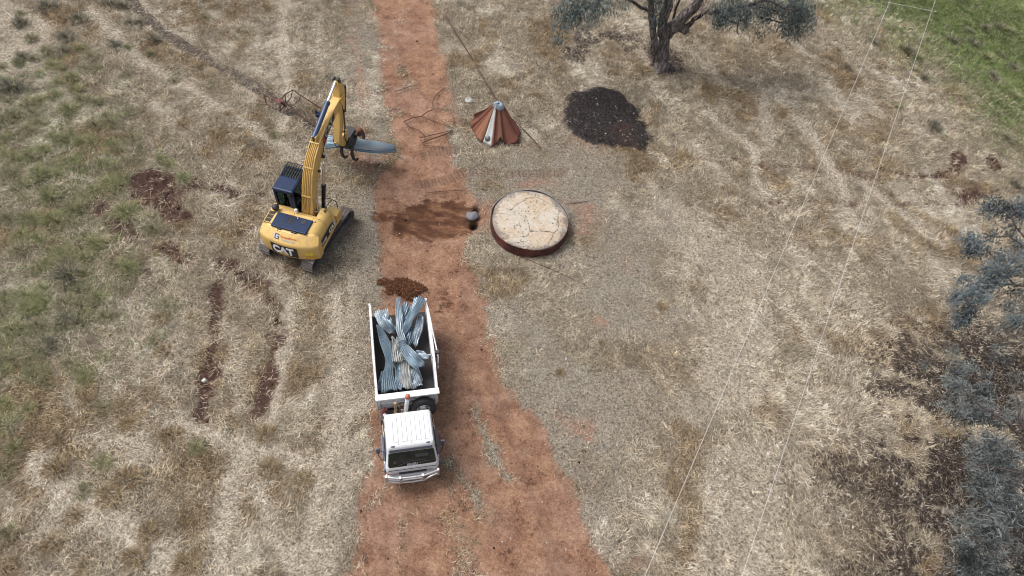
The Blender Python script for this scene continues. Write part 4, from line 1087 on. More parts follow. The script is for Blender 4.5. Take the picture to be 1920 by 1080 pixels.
# scrap sheets heaped in the tray: photo points with heights
def tp(q, h):
    return at(670+q[0]/4.694, 510+q[1]/4.694, h)
SH = [
 # path (zoom px, height), widths, label, material, seed, arch
 ([((200, 345), 1.95), ((235, 440), 1.90), ((300, 540), 1.62)], [.55, .42, .2], 'short pale sheet curling over the rear left of the tray', M_galv, 1, .10),
 ([((215, 370), 1.80), ((270, 430), 1.92), ((325, 520), 1.70)], [.35, .34, .18], 'short bluish sheet beside the curled one, rear left of heap', M_galv, 2, .12),
 ([((185, 470), 1.72), ((235, 610), 1.75), ((285, 760), 1.78), ((270, 880), 1.70), ((285, 1050), 1.45)], [.12, .38, .32, .36, .58], 'long twisted sheet down the left side of the heap', M_galv, 3, .06),
 ([((365, 235), 2.05), ((368, 400), 2.02), ((370, 520), 1.90), ((410, 610), 1.72)], [.16, .28, .26, .14], 'narrow upright sheet with pointed end in mid heap', M_galv, 4, .10),
 ([((440, 285), 1.92), ((405, 400), 1.86), ((385, 500), 1.70)], [.34, .28, .12], 'wedge of plain sheet right of the pointed one', M_galv, 5, .05),
 ([((545, 225), 2.05), ((490, 360), 2.00), ((445, 470), 1.92), ((390, 560), 1.72)], [.46, .36, .30, .14], 'broad pale sheet sticking out over the rear right corner', M_galv, 6, .08),
 ([((560, 385), 1.72), ((530, 500), 1.70), ((500, 640), 1.45)], [.22, .34, .28], 'ribbed sheet leaning along the right inner wall', M_galv, 7, .08),
 ([((490, 480), 1.66), ((455, 580), 1.66), ((420, 680), 1.45)], [.30, .30, .16], 'short ribbed sheet behind the broad diagonal one', M_galv, 8, .06),
 ([((365, 610), 1.92), ((430, 690), 1.95), ((500, 770), 1.90), ((560, 835), 1.72)], [.16, .40, .46, .42], 'broad bright sheet lying diagonally on top of the heap', M_galv, 9, .10),
 ([((510, 705), 1.86), ((570, 725), 1.90), ((635, 745), 1.93)], [.16, .26, .24], 'small ribbed sheet poking over the right rail', M_galv, 10, .06),
 ([((315, 580), 1.86), ((340, 680), 1.86), ((368, 790), 1.76)], [.10, .32, .46], 'dull grey zinc sheet fanning out in mid heap', M_galvd, 11, .14),
 ([((405, 780), 1.62), ((425, 900), 1.60), ((432, 1020), 1.45)], [.36, .44, .40], 'dull channel shaped sheet near the headboard', M_galvd, 12, .16),
 ([((470, 850), 1.58), ((500, 930), 1.52), ((520, 1010), 1.36)], [.24, .42, .50], 'splayed sheet end at the right front of the heap', M_galv, 13, .06),
 ([((235, 880), 1.50), ((215, 970), 1.42), ((205, 1050), 1.32)], [.22, .28, .32], 'shaded sheet against the left wall near the headboard', M_galv, 14, .05),
 ([((345, 790), 1.60), ((360, 900), 1.58), ((375, 1030), 1.48)], [.16, .24, .24], 'narrow folded strip between long sheet and channel', M_galv, 15, .08),
 ([((300, 600), 1.40), ((420, 800), 1.36), ((500, 980), 1.25)], [.7, .8, .7], 'flat sheet at the bottom of the heap', M_galv, 16, .02),
]
for path, wd, lab, mt, sd, arch in SH:
    P = [tp(q, h) for q, h in path]
    lat = []
    for i in range(len(P)):
        t = P[min(i+1, len(P)-1)]-P[max(i-1, 0)]
        l = Vector((0, 0, 1)).cross(t).normalized()
        l.z += math.sin(sd*2.1+i*.9)*.35
        lat.append(l)
    if mt is M_galv: mt = (M_galv, M_galvb, M_galvc)[sd % 3]
    sheet('scrap_sheet', P, wd, lat, mt, lab, 'scrap iron sheets heaped in the tray', ribs=max(4, int(max(wd)/.075)), amp=.034, seed=sd, arch=arch*1.15, crum=.055)

# ------------------------------------------------------------------ excavator
def make_excavator():
    b = at(580, 390, 2.0)
    YAW = math.radians(83-90)
    root = empty('excavator', (b.x, b.y, 0), YAW, 'yellow crawler excavator with boom raised, gripping a bundle of sheets', 'excavator')
    EM = Matrix.Translation((b.x, b.y, 0)) @ Matrix.Rotation(YAW, 4, 'Z')
    def B(name, mat, bevel=0, smooth=None, parent=root, label=None, fn=None, seg=2):
        mb = MB(); fn(mb); return mb.build(name, mat, parent, bevel, smooth, label, seg)
    # ---- undercarriage, slewed 7 degrees clockwise of the house
    UM = Matrix.Translation((-.34, .02, 0)) @ Matrix.Rotation(math.radians(-7.5), 4, 'Z')
    def ub(m, *a): m.box(*a, m=UM)
    B('undercarriage', M_dark, .02, fn=lambda m: (ub(m, -.85, .85, -.55, .55, .40, .62), m.lathe([(.001, .96), (.55, .96), (.55, .6), (.001, .6)], (-.34, .02, 0), n=32)))
    RAD, HL, TW = .37, 1.34, .50
    def loop(r, n=14):
        out = []
        for i in range(n+1):
            a = -math.pi/2+math.pi*i/n; out.append((HL+r*math.cos(a), RAD+.03+r*math.sin(a)))
        for i in range(n+1):
            a = math.pi/2+math.pi*i/n; out.append((-HL+r*math.cos(a), RAD+.03+r*math.sin(a)))
        return out
    for s in (-1, 1):
        cx = s*1.0
        def tr(m, cx=cx):
            # belt
            R_ = [[UM @ Vector((cx+dx, y, z)) for y, z in loop(r)] for dx, r in ((-TW*.35, RAD-.09), (-TW*.35, RAD-.03), (TW*.35, RAD-.03), (TW*.35, RAD-.09), (-TW*.35, RAD-.09))]
            m.loft(R_, caps=False)
            # shoes with grousers
            P = loop(RAD-.02, 60); per = [0]
            for a, c in zip(P, P[1:]+P[:1]): per.append(per[-1]+math.hypot(c[0]-a[0], c[1]-a[1]))
            N = 42
            for i in range(N):
                t = per[-1]*i/N
                j = max(q for q in range(len(P)) if per[q] <= t+1e-9)
                a, c = P[j], P[(j+1) % len(P)]
                f = (t-per[j])/max(per[j+1]-per[j], 1e-6)
                y, z = a[0]+(c[0]-a[0])*f, a[1]+(c[1]-a[1])*f
                ty, tz = (c[0]-a[0]), (c[1]-a[1]); l = math.hypot(ty, tz); ty, tz = ty/l, tz/l
                Mx = UM @ Matrix(((1, 0, 0, cx), (0, ty, tz, y), (0, tz, -ty, z), (0, 0, 0, 1)))
                jit = random.uniform(-.006, .006)
                m.box(-TW/2, TW/2, -.085, .085, -.012+jit, .012+jit, m=Mx)
                m.box(-TW/2, TW/2, -.078, -.056, .012, .052, m=Mx)
                m.box(-TW/2, TW/2, -.008, .014, .012, .044, m=Mx)
                m.box(-TW/2, TW/2, .052, .072, .012, .044, m=Mx)
        t_ = B('track', M_track, 0, fn=tr)
        B('track_frame', M_dark, .02, parent=t_, fn=lambda m, cx=cx: (m.box(cx-.14, cx+.14, -1.05, 1.05, .25, .52, m=UM), m.box(cx-.2, cx+.2, -.5, .5, .46, .56, m=UM)))
        for y, r in ((HL, .27), (-HL, .29)):
            B('sprocket' if y < 0 else 'idler', M_dark, 0, 35, parent=t_, fn=lambda m, y=y, r=r, cx=cx: m.lathe([(.001, -.19), (.10, -.19), (.14, -.12), (r, -.10), (r, .10), (.14, .12), (.10, .19), (.001, .19)], UM @ Vector((cx, y, RAD+.03)), (UM.to_3x3() @ Vector((1, 0, 0))), 22))
    # ---- house
    xl, xr = -1.54, .95
    B('upper_frame', M_yel, .02, fn=lambda m: (m.box(xl+.03, xr-.02, -1.25, .30, .93, 1.10), m.box(xl+.05, -.42, .30, 1.10, .93, 1.08), m.box(.42, xr, .30, .78, .93, 1.05), m.box(-.40, .40, .30, .62, .93, 1.2)))
    def rear(x, z=1.2):
        u = (x+.295)/1.245
        return -1.80+.26*u*u+.12*max(0, abs(u)-.8)**1.5*6
    def cw(m):
        N = 30; rings = []
        for z, ins in ((.80, .10), (.84, .03), (.90, 0), (1.50, .01), (1.58, .025), (1.63, .05), (1.66, .085), (1.88, .36), (1.91, .405), (1.93, .46)):
            r = []
            for i in range(N+1):
                x = xl+(xr-xl)*i/N
                xs = -.295+(x+.295)*(1-ins*.16)
                r.append((xs, min(rear(x)+ins*1.0, -1.165), z))
            yq = -1.16
            r.append((-.295+(xr+.295)*(1-ins*.16), yq, z)); r.append((-.295+(xl+.295)*(1-ins*.16), yq, z))
            rings.append(r)
        m.loft(rings)
    cwo = B('counterweight', M_yel, 0, 35, fn=cw)
    # hood deck: rounded on the right shoulder
    def deck(m):
        prof = [(xl+.05, 1.08), (xl+.03, 1.60), (xl+.06, 1.88), (xl+.14, 1.955), (.40, 1.965), (.56, 1.95), (.70, 1.88), (.80, 1.76), (.87, 1.58), (.91, 1.35), (.915, 1.08)]
        m.loft([[(x, -1.17, z) for x, z in prof], [(x, -.40, z) for x, z in prof]])
    dk = B('engine_hood', M_yel, 0, 40, fn=deck)
    def tank(m):
        prof = [(.43, 1.08), (.43, 1.955), (.56, 1.955), (.70, 1.89), (.80, 1.77), (.87, 1.58), (.91, 1.35), (.915, 1.08)]
        m.loft([[(x, -.39, z) for x, z in prof], [(x, .14, z) for x, z in prof], [(x, .22, z-.02 if z > 1.2 else z) for x, z in prof], [(x-.02, .33, 1.08+(z-1.08)*.78) for x, z in prof]])
    tk = B('fuel_tank', M_yel, 0, 40, fn=tank)
    B('filler_cap', M_dark, 0, 40, parent=tk, fn=lambda m: m.lathe([(.001, .035), (.05, .035), (.055, 0)], (.62, .08, 1.925), n=16))
    B('tool_box', M_yel, .03, fn=lambda m: m.box(.42, .945, .36, .80, 1.05, 1.42))
    B('handrail', M_blk, 0, 40, fn=lambda m: (m.tube([(.60, .18, 1.93), (.60, .22, 2.38), (.63, .35, 2.44), (.72, .5, 2.30), (.85, .72, 1.9), (.86, .74, 1.42)], .017, 8), m.tube([(.68, .14, 1.90), (.66, .2, 2.12), (.74, .42, 2.22), (.78, .55, 2.2)], .014, 8)))
    # panel seams
    B('hood_seam', M_blk, 0, fn=lambda m: (m.box(.355, .364, -1.16, -.41, 1.945, 1.972), m.box(.37, .60, -.397, -.391, 1.93, 1.962), m.box(.37, .58, -.09, -.083, 1.93, 1.962), m.box(-.44, -.432, -.62, -.40, 1.945, 1.972), m.box(xl+.12, .40, -1.175, -1.168, 1.945, 1.970), m.box(.47, .52, -.60, -.55, 1.94, 1.972)))
    B('left_deck', M_yel, .015, fn=lambda m: (m.box(xl+.06, -.44, -.39, -.10, 1.08, 1.90), m.box(-.43, .35, -.39, -.18, 1.08, 1.80)))
    # black engine cover with two recessed grilles
    cv = B('engine_cover', M_navy, .03, None, fn=lambda m: m.box(-1.06, .42, -1.31, -.58, 1.955, 2.035), seg=3)
    B('cover_joint', M_blk, 0, parent=cv, fn=lambda m: (m.box(-.70, -.685, -1.30, -.59, 2.03, 2.040), m.box(-.16, -.145, -1.30, -.59, 2.03, 2.040)))
    B('vent_grille', M_blk, 0, parent=cv, fn=lambda m: [m.box(-.56, -.26, -1.0+i*.055, -1.0+i*.055+.03, 2.03, 2.046) for i in range(7)])
    B('fan_vent', M_blk, 0, 35, parent=cv, fn=lambda m: (m.lathe([(.001, .012), (.11, .012), (.11, -.01)], (.10, -.78, 2.035), n=22), ))
    B('fan_blade', M_dark, 0, parent=cv, fn=lambda m: [m.beam((.10, -.78, 2.050), (.10+.10*math.cos(a), -.78+.10*math.sin(a), 2.050), .03, .004) for a in (0.3, 1.35, 2.4, 3.4, 4.5, 5.5)])
    B('warning_dot', M_whitel, 0, 40, parent=cv, fn=lambda m: m.lathe([(.001, .006), (.02, .006), (.02, -.01)], (-.20, -.66, 2.04), n=12))
    B('hood_hinge', M_dark, .006, fn=lambda m: (m.box(-.78, -.62, -1.355, -1.31, 1.93, 1.99), m.box(-.18, .02, -1.355, -1.31, 1.93, 1.99)))
    for x in (-.66, -.20): B('deck_stud', M_whitel, 0, 40, fn=lambda m, x=x: m.lathe([(.001, .012), (.022, .012), (.022, -.02)], (x, -1.385, 1.912), n=12))
    B('bolt_hole', M_blk, 0, 40, fn=lambda m: [m.lathe([(.001, .006), (.013, .006), (.013, -.02)], (x, -1.395, 1.902), n=10) for x in (-.74, -.48, -.40, -.13)])
    def lgr(m):
        for i in range(4):
            for j in range(3): m.box(xl+.13+i*.062, xl+.13+i*.062+.046, -1.12+j*.19, -1.12+j*.19+.165, 1.95, 1.971)
    B('side_grille', M_blk, 0, fn=lgr)
    # right side black band with lettering
    def band(x0y, m):
        pts = [(-1.12, 1.13), (.12, 1.13), (.20, 1.30), (.06, 1.44), (-.25, 1.52), (-1.12, 1.52)]
        m.prism(pts, .006, Matrix(((0, 0, 1, .918), (1, 0, 0, 0), (0, 1, 0, 0), (0, 0, 0, 1))))
    bd = B('side_band', M_blk, 0, fn=lambda m: band(0, m))
    def side_text(s, size, y, z, bold, nm='side_lettering'):
        vs, fs = text_verts(s, size, bold, .003)
        m = MB(); m.add([(.928+v.z, y+v.x, z+v.y) for v in vs], fs); m.build(nm, M_whitel, bd)
    side_text('CAT', .30, -.10, 1.29, .012); side_text('314D', .19, -.88, 1.29, .006)
    B('side_reflector', M_red, 0, parent=bd, fn=lambda m: m.add([(.9185, -1.14, 1.13), (.9185, -1.24, 1.13), (.9185, -1.2, 1.35), (.9185, -1.14, 1.35)], [(0, 1, 2, 3)]))
    # rear badge wraps the counterweight
    def wrap(x, z, off): return Vector((x, rear(x)-off, z))
    def wpatch(m, x0, x1, z0, z1, off, n=16):
        vs, fs = [], []
        for i in range(n+1):
            x = x0+(x1-x0)*i/n; vs += [wrap(x, z0, off), wrap(x, z1, off)]
        for i in range(n): fs.append((2*i, 2*i+2, 2*i+3, 2*i+1))
        m.add(vs, fs)
    pl = B('rear_badge', M_blk, 0, 50, parent=cwo, fn=lambda m: wpatch(m, -.98, .16, .93, 1.53, .007))
    vs, fs = text_verts('CAT', .50, .024, .004, .98)
    m = MB(); m.add([wrap(-.44+v.x*.92, 1.24+v.y*1.12, .014+v.z) for v in vs], fs); m.build('badge_lettering', M_whitel, pl)
    B('badge_triangle', M_yel, 0, parent=pl, fn=lambda m: m.add([wrap(-.68, .975, .024), wrap(-.20, .975, .024), wrap(-.44, 1.17, .024)], [(0, 1, 2)]))
    B('badge_outline', M_blk, 0, parent=pl, fn=lambda m: m.add([wrap(-.76, .965, .021), wrap(-.12, .965, .021), wrap(-.44, 1.215, .021)], [(0, 1, 2)]))
    # owner's sticker on the sloping shoulder
    def shoulder(x, t, off=.004):
        # t 0..1 from z 1.60 to 1.86 along the rounded top
        z0, z1 = 1.66, 1.88
        ins = .085+t*.275
        z = z0+t*(z1-z0)
        return Vector((x, rear(x)+ins-off*.62, z+off*.78))
    def spatch(m, x0, x1, t0, t1, off, n=10):
        vs, fs = [], []
        for i in range(n+1):
            x = x0+(x1-x0)*i/n
            for j in range(3): vs.append(shoulder(x, t0+(t1-t0)*j/2, off))
        for i in range(n):
            for j in range(2): fs.append((3*i+j, 3*i+3+j, 3*i+4+j, 3*i+1+j))
        m.add(vs, fs)
    st = B('owner_sticker', M_greyl, 0, 50, parent=cwo, fn=lambda m: spatch(m, -.84, -.62, .14, .78, .006))
    B('sticker_mark', M_blk, 0, 50, parent=st, fn=lambda m: (spatch(m, -.80, -.62, .66, .76, .010), spatch(m, -.80, -.765, .18, .76, .010), spatch(m, -.80, -.62, .14, .24, .010), spatch(m, -.71, -.62, .40, .50, .010), spatch(m, -.65, -.62, .20, .50, .010)))
    for s_, mt, t, sz in (('GroundForce', M_orl, .60, .12), ('Contracting', M_greyl, .24, .12)):
        vs, fs = text_verts(s_, sz, .002, .002)
        m = MB(); m.add([shoulder(-.24+v.x, t+v.y/.35, .010+v.z) for v in vs], fs); m.build('sticker_lettering', mt, st)
    yl = B('warning_sticker', M_label, 0, 50, parent=cwo, fn=lambda m: wpatch(m, .45, .74, 1.16, 1.34, .007))
    B('sticker_print', M_yel2, 0, 50, parent=yl, fn=lambda m: (wpatch(m, .50, .70, 1.275, 1.292, .010), wpatch(m, .53, .66, 1.22, 1.235, .010)))
    hz = B('hazard_strip', M_label, 0, 50, parent=cwo, fn=lambda m: wpatch(m, .42, .88, .94, 1.07, .006))
    def hs_(m):
        for i in range(8):
            x = .43+i*.055
            m.add([wrap(x, .943, .010), wrap(x+.026, .943, .010), wrap(x+.052, 1.067, .010), wrap(x+.026, 1.067, .010)], [(0, 1, 2, 3)])
    B('hazard_bar', M_red, 0, parent=hz, fn=hs_)
    # hydraulics bay at the boom foot
    B('valve_bay', M_blk, .01, fn=lambda m: (m.box(-.42, .34, -.18, .28, 1.08, 1.42),))
    B('hydraulic_pipe', M_dark, 0, 40, fn=lambda m: [m.tube([(-.36+i*.12, -.16, 1.35), (-.30+i*.11, -.02, 1.62-.02*i), (-.20+i*.08, .12, 1.60), (-.16+i*.07, .25, 1.75)], .026, 8) for i in range(6)])
    B('cross_tube', M_beige, 0, 40, fn=lambda m: m.tube([(-.30, -.02, 1.82), (.0, .02, 1.86), (.30, .02, 1.84)], .035, 10))
    B('air_filter', M_whitel, 0, 40, fn=lambda m: m.lathe([(.001, 2.16), (.05, 2.16), (.06, 2.13), (.06, 1.9)], (-.40, -.36, 0), n=16))
    B('pre_cleaner', M_dark, 0, 40, fn=lambda m: (m.sphere((-1.22, -.46, 2.10), .145, 20, 12), m.cyl((-1.22, -.46, 1.85), (-1.22, -.46, 2.0), .08)))
    # ---- cab
    cx0, cx1, cy0, cy1, cz0, cz1 = -1.34, -.50, -.16, 1.22, 1.08, 2.90
    def frame(m):
        p = .09
        fx = [(cx0, cy0), (cx1, cy0), (cx1, cy1-.12), (cx0, cy1-.12)]
        for x, y in fx: m.box(x if x < -1 else x-p, x+p if x < -1 else x, y if y < .5 else y-p, y+p if y < .5 else y, cz0, cz1-.05)
        m.box(cx1-.24, cx1-.006, cy0+.007, cy0+.072, cz0, cz1-.06)
        for z0, z1 in ((cz0, 1.84), (cz1-.20, cz1-.04)):
            m.box(cx0+.004, cx1-.004, cy0+.006, cy0+.07, z0, z1)
        for x0, x1 in ((cx0+.005, cx0+.06), (cx1-.06, cx1-.005)):
            m.box(x0, x1, cy0+.07, cy1-.2, cz0, 1.52); m.box(x0, x1, cy0+.07, cy1-.2, cz1-.13, cz1-.045)
        m.box(cx0+.006, cx1-.006, cy1-.19, cy1-.125, cz0, 1.35); m.box(cx0+.006, cx1-.006, cy1-.19, cy1-.125, cz1-.13, cz1-.045)
        m.box(cx0+.005, cx0+.06, .42, .50, 1.5, cz1-.1)
        m.box(cx0+.05, cx1-.05, cy0+.05, cy1-.2, cz0+.01, cz0+.06)
    cab = B('cab', M_navy, .012, fn=frame)
    def roof(m):
        r = []
        for z, i in ((cz1-.06, .0), (cz1-.01, -.012), (cz1+.02, .01), (cz1+.035, .06)):
            r.append([(cx0+i, cy0-.03+i, z), (cx1-i, cy0-.03+i, z), (cx1-i, .56, z), (cx0+i, .56, z)])
        m.loft(r)
        # front frame around the skylight
        m.box(cx0, cx0+.07, .555, cy1-.10, cz1-.06, cz1+.02); m.box(cx1-.07, cx1, .555, cy1-.10, cz1-.06, cz1+.02); m.box(cx0+.002, cx1-.002, cy1-.17, cy1-.095, cz1-.055, cz1+.016)
    rf = B('cab_roof', M_navy, .012, parent=cab, fn=roof)
    B('skylight', M_glass, 0, parent=cab, fn=lambda m: m.box(cx0+.07, cx1-.07, .56, cy1-.17, cz1-.05, cz1-.03))
    def bars(m):
        for i in range(8):
            x = cx0+.06+i*(cx1-cx0-.12)/7
            m.tube([(x, .52, cz1+.05), (x, .62, cz1+.10), (x, cy1-.02, cz1+.10), (x, cy1+.05, cz1+.06)], .019, 8)
    gd = B('roof_guard', M_blk, 0, 40, parent=cab, fn=lambda m: (bars(m), m.tube([(cx0+.03, cy1+.03, cz1+.08), (cx1-.03, cy1+.03, cz1+.08)], .022, 8), m.tube([(cx0+.04, .85, cz1+.075), (cx1-.04, .85, cz1+.075)], .012, 8)))
    B('rear_window', M_clear, 0, parent=cab, fn=lambda m: m.box(cx0+.08, cx1-.08, cy0+.03, cy0+.04, 1.84, cz1-.18))
    B('side_window', M_clear, 0, parent=cab, fn=lambda m: m.box(cx1-.035, cx1-.025, cy0+.08, cy1-.2, 1.52, cz1-.13))
    B('side_window', M_clear, 0, parent=cab, fn=lambda m: m.box(cx0+.025, cx0+.035, cy0+.08, cy1-.2, 1.52, cz1-.13))
    B('front_window', M_clear, 0, parent=cab, fn=lambda m: m.box(cx0+.08, cx1-.08, cy1-.17, cy1-.16, 1.35, cz1-.13))
    st = B('seat', M_cabin, .03, parent=cab, fn=lambda m: (m.box(-1.17, -.70, .25, .72, 1.3, 1.55), m.box(-1.15, -.72, .14, .28, 1.5, 2.25)))
    B('control_lever', M_blk, .01, parent=cab, fn=lambda m: (m.box(-1.24, -1.16, .5, .85, 1.3, 1.62), m.box(-.70, -.62, .5, .85, 1.3, 1.62), m.tube([(-.66, .8, 1.6), (-.66, .85, 1.85)], .02, 8), m.tube([(-1.2, .8, 1.6), (-1.2, .85, 1.85)], .02, 8)))
    B('cab_rear_hatch', M_dark, .01, parent=cab, fn=lambda m: (m.box(-.72, -.58, cy0-.045, cy0+.005, 2.62, 2.78),))
    # ---- boom
    def box_loft(m, secs):
        # secs: (y, z, dir angle of the path in the yz plane, depth, width)
        rings = []
        for y, z, a, d, w in secs:
            n = Vector((0, -math.sin(a), math.cos(a)))
            c = Vector((0, y, z))
            rings.append([c+Vector((-w/2, 0, 0))-n*d/2, c+Vector((w/2, 0, 0))-n*d/2, c+Vector((w/2, 0, 0))+n*d/2, c+Vector((-w/2, 0, 0))+n*d/2])
        m.loft(rings)
    R_ = math.radians
    bs = [(.00, 1.55, R_(72), .34, .50), (.22, 2.02, R_(70), .46, .48), (.50, 2.72, R_(66), .56, .44), (.80, 3.25, R_(56), .62, .42), (1.20, 3.66, R_(40), .64, .40), (1.75, 3.98, R_(25), .58, .38), (2.55, 4.25, R_(13), .48, .36), (3.35, 4.40, R_(9), .38, .35), (3.90, 4.47, R_(8), .30, .34)]
    boom = B('boom', M_yel, .018, fn=lambda m: box_loft(m, bs))
    def boom_c(t):
        q = np.array(bs); ts = np.linspace(0, 1, len(bs))
        return [np.interp(t, ts, q[:, i]) for i in range(5)]
    # hose bundle on the boom's back
    def hose(m, x, t0, t1, r=.02, fan=0):
        pts = []
        for i in range(18):
            t = t0+(t1-t0)*i/17; y, z, a, d, w = boom_c(t)
            n = Vector((0, -math.sin(a), math.cos(a)))
            xx = x*(1+fan*max(0, .16-t)*4)
            pts.append(Vector((xx, y, z))+n*(d/2+.03))
        m.tube(pts, r, 7)
    B('hose', M_yel2, 0, 40, parent=boom, fn=lambda m: [hose(m, x, .04, .64, .019, -1.2) for x in (-.17, -.10, -.03, .04, .11)])
    B('hose', M_blk, 0, 40, parent=boom, fn=lambda m: [hose(m, x, .56, .74, .018) for x in (-.15, -.10)])
    for t in (.20, .42, .60):
        y, z, a, d, w = boom_c(t); n = Vector((0, -math.sin(a), math.cos(a))); c = Vector((0, y, z))+n*(d/2+.055)
        B('hose_clamp', M_yel, .005, parent=boom, fn=lambda m, c=c, n=n: m.beam(c+Vector((-.21, 0, 0)), c+Vector((.20, 0, 0)), .05, .03, n))
    # boom decals on the right cheek
    def cheek(s_, e, sx=1):
        # s_ along the boom (metres from point y=2.0), e across; right face
        t = np.interp(2.05+s_, [q[0] for q in bs], np.linspace(0, 1, len(bs)))
        y, z, a, d, w = boom_c(t); n = Vector((0, -math.sin(a), math.cos(a)))
        return Vector((sx*(w/2+.006), y, z))+n*e*d
    bdg = B('boom_badge', M_blk, 0, parent=boom, fn=lambda m: [m.add([cheek(i*.1-.12, -.36), cheek(i*.1-.02, -.36), cheek(i*.1-.02+.08, .32), cheek(i*.1-.12+.08, .32)], [(0, 1, 2, 3)]) for i in range(11)])
    B('badge_corner', M_red, 0, parent=bdg, fn=lambda m: m.add([cheek(-.30, -.36), cheek(-.125, -.36), cheek(-.045, .32), cheek(-.20, .32)], [(0, 1, 2, 3)]))
    vs, fs = text_verts('CAT', .40, .010, .002, 1.0)
    m = MB(); m.add([cheek(.42+v.x, (v.y-.01)/.52)+Vector((.006, 0, 0)) for v in vs], fs); m.build('boom_lettering', M_whitel, bdg)
    # work lamps and hose on boom
    B('work_lamp', M_blk, 0, 40, parent=boom, fn=lambda m: (m.sphere((.25, 1.52, 3.52), .08), m.sphere((.26, 1.0, 3.2), .06)))
    B('work_lamp', M_navy, .02, parent=boom, fn=lambda m: (m.box(-.36, -.20, 2.55, 2.72, 4.50, 4.68), m.box(-.40, -.30, 2.60, 2.68, 4.62, 4.80)))
    B('loop_hose', M_blk, 0, 40, parent=boom, fn=lambda m: m.tube([(.21, 1.9, 3.95), (.26, 1.78, 4.0), (.27, 1.62, 3.85), (.24, 1.5, 3.6)], .018, 8))
    B('loop_hose', M_alu, 0, 40, parent=boom, fn=lambda m: m.tube([(.22, .25, 2.3), (.36, .2, 2.36), (.42, .14, 2.15), (.36, .1, 1.85)], .025, 8))
    # cylinders
    def ram(nm, a, c, f, r, mat_b, parent=root):
        a, c = Vector(a), Vector(c); g = a.lerp(c, f)
        bl = B(nm, mat_b, 0, 40, parent=parent, fn=lambda m: (m.tube([a, g], r, 16), m.tube([a.lerp(c, f-.03), a.lerp(c, f+.012)], r*1.18, 16), m.tube([a.lerp(c, -.03), a.lerp(c, .03)], r*1.1, 14)))
        B('piston_rod', M_chrome, 0, 40, parent=bl, fn=lambda m: m.tube([g, c], r*.55, 14))
        return bl
    ram('boom_cylinder', (.29, .70, 1.30), (.27, 1.42, 3.25), .52, .085, M_blk)
    ram('boom_cylinder', (-.30, .72, 1.30), (-.27, 1.42, 3.25), .52, .085, M_blk)
    ram('stick_cylinder', (-.03, 1.62, 4.42), (-.02, 4.02, 5.28), .60, .098, M_blue)
    B('cylinder_lug', M_yel, .01, parent=boom, fn=lambda m: (m.box(-.12, -.07, 1.50, 1.78, 4.15, 4.48), m.box(.03, .08, 1.50, 1.78, 4.15, 4.48)))
    # stick
    def stick_loft(m):
        secs = [((4.03, 5.30), .20, .20), ((4.08, 5.02), .40, .27), ((4.10, 4.72), .56, .29), ((4.03, 4.38), .54, .30), ((3.84, 3.80), .44, .29), ((3.52, 3.05), .33, .27), ((3.34, 2.62), .24, .25)]
        d = Vector((0, 3.34-4.08, 2.62-5.0)).normalized(); nrm = Vector((0, -d.z, d.y))
        rings = []
        for (y, z), dp, w in secs:
            c = Vector((0, y, z))
            rings.append([c+Vector((-w/2, 0, 0))-nrm*dp/2, c+Vector((w/2, 0, 0))-nrm*dp/2, c+Vector((w/2, 0, 0))+nrm*dp/2, c+Vector((-w/2, 0, 0))+nrm*dp/2])
        m.loft(rings)
    stk = B('stick', M_yel, .015, fn=stick_loft)
    B('boom_fork', M_yel, .012, parent=boom, fn=lambda m: (m.box(-.215, -.165, 3.72, 4.12, 4.30, 4.64), m.box(.165, .215, 3.72, 4.12, 4.30, 4.64), m.cyl((-.26, 3.98, 4.47), (.26, 3.98, 4.47), .075, None, 16)))
    B('stick_pin', M_dark, 0, 40, parent=stk, fn=lambda m: (m.cyl((-.16, 4.03, 5.28), (.16, 4.03, 5.28), .07), m.box(-.13, -.07, 3.94, 4.12, 5.2, 5.40), m.box(.05, .11, 3.94, 4.12, 5.2, 5.40)))
    ram('bucket_cylinder', (.10, 4.40, 4.72), (.06, 3.95, 2.75), .55, .075, M_dark)
    B('stick_hose', M_blk, 0, 40, parent=stk, fn=lambda m: (m.tube([(.17, 3.95, 3.9), (.19, 3.8, 3.2), (.20, 3.62, 2.7), (.22, 3.7, 2.15), (.20, 3.95, 2.0)], .02, 8), m.tube([(-.17, 3.5, 3.0), (-.19, 3.32, 2.55), (-.10, 3.35, 2.2), (.02, 3.6, 2.2)], .02, 8), m.tube([(.15, 3.9, 4.2), (.17, 3.9, 3.5), (.18, 3.85, 2.9)], .016, 8)))
    # coupler and grab
    cp = B('quick_coupler', M_yel, .02, fn=lambda m: (m.prism([(3.25, 2.55), (3.50, 2.72), (3.85, 2.66), (4.02, 2.30), (3.88, 2.05), (3.55, 2.15)], .30, Matrix(((0, 0, 1, -.15), (1, 0, 0, 0), (0, 1, 0, 0), (0, 0, 0, 1)))), m.cyl((-.2, 3.40, 2.58), (.2, 3.40, 2.58), .06), m.cyl((-.2, 3.86, 2.3), (.2, 3.86, 2.3), .05)))
    B('link_arm', M_yel, .01, parent=cp, fn=lambda m: (m.beam((.17, 3.95, 2.75), (.17, 3.88, 2.32), .05, .12), m.beam((-.17, 3.95, 2.75), (-.17, 3.88, 2.32), .05, .12), m.beam((.16, 3.95, 2.75), (.16, 3.6, 2.95), .04, .10)))
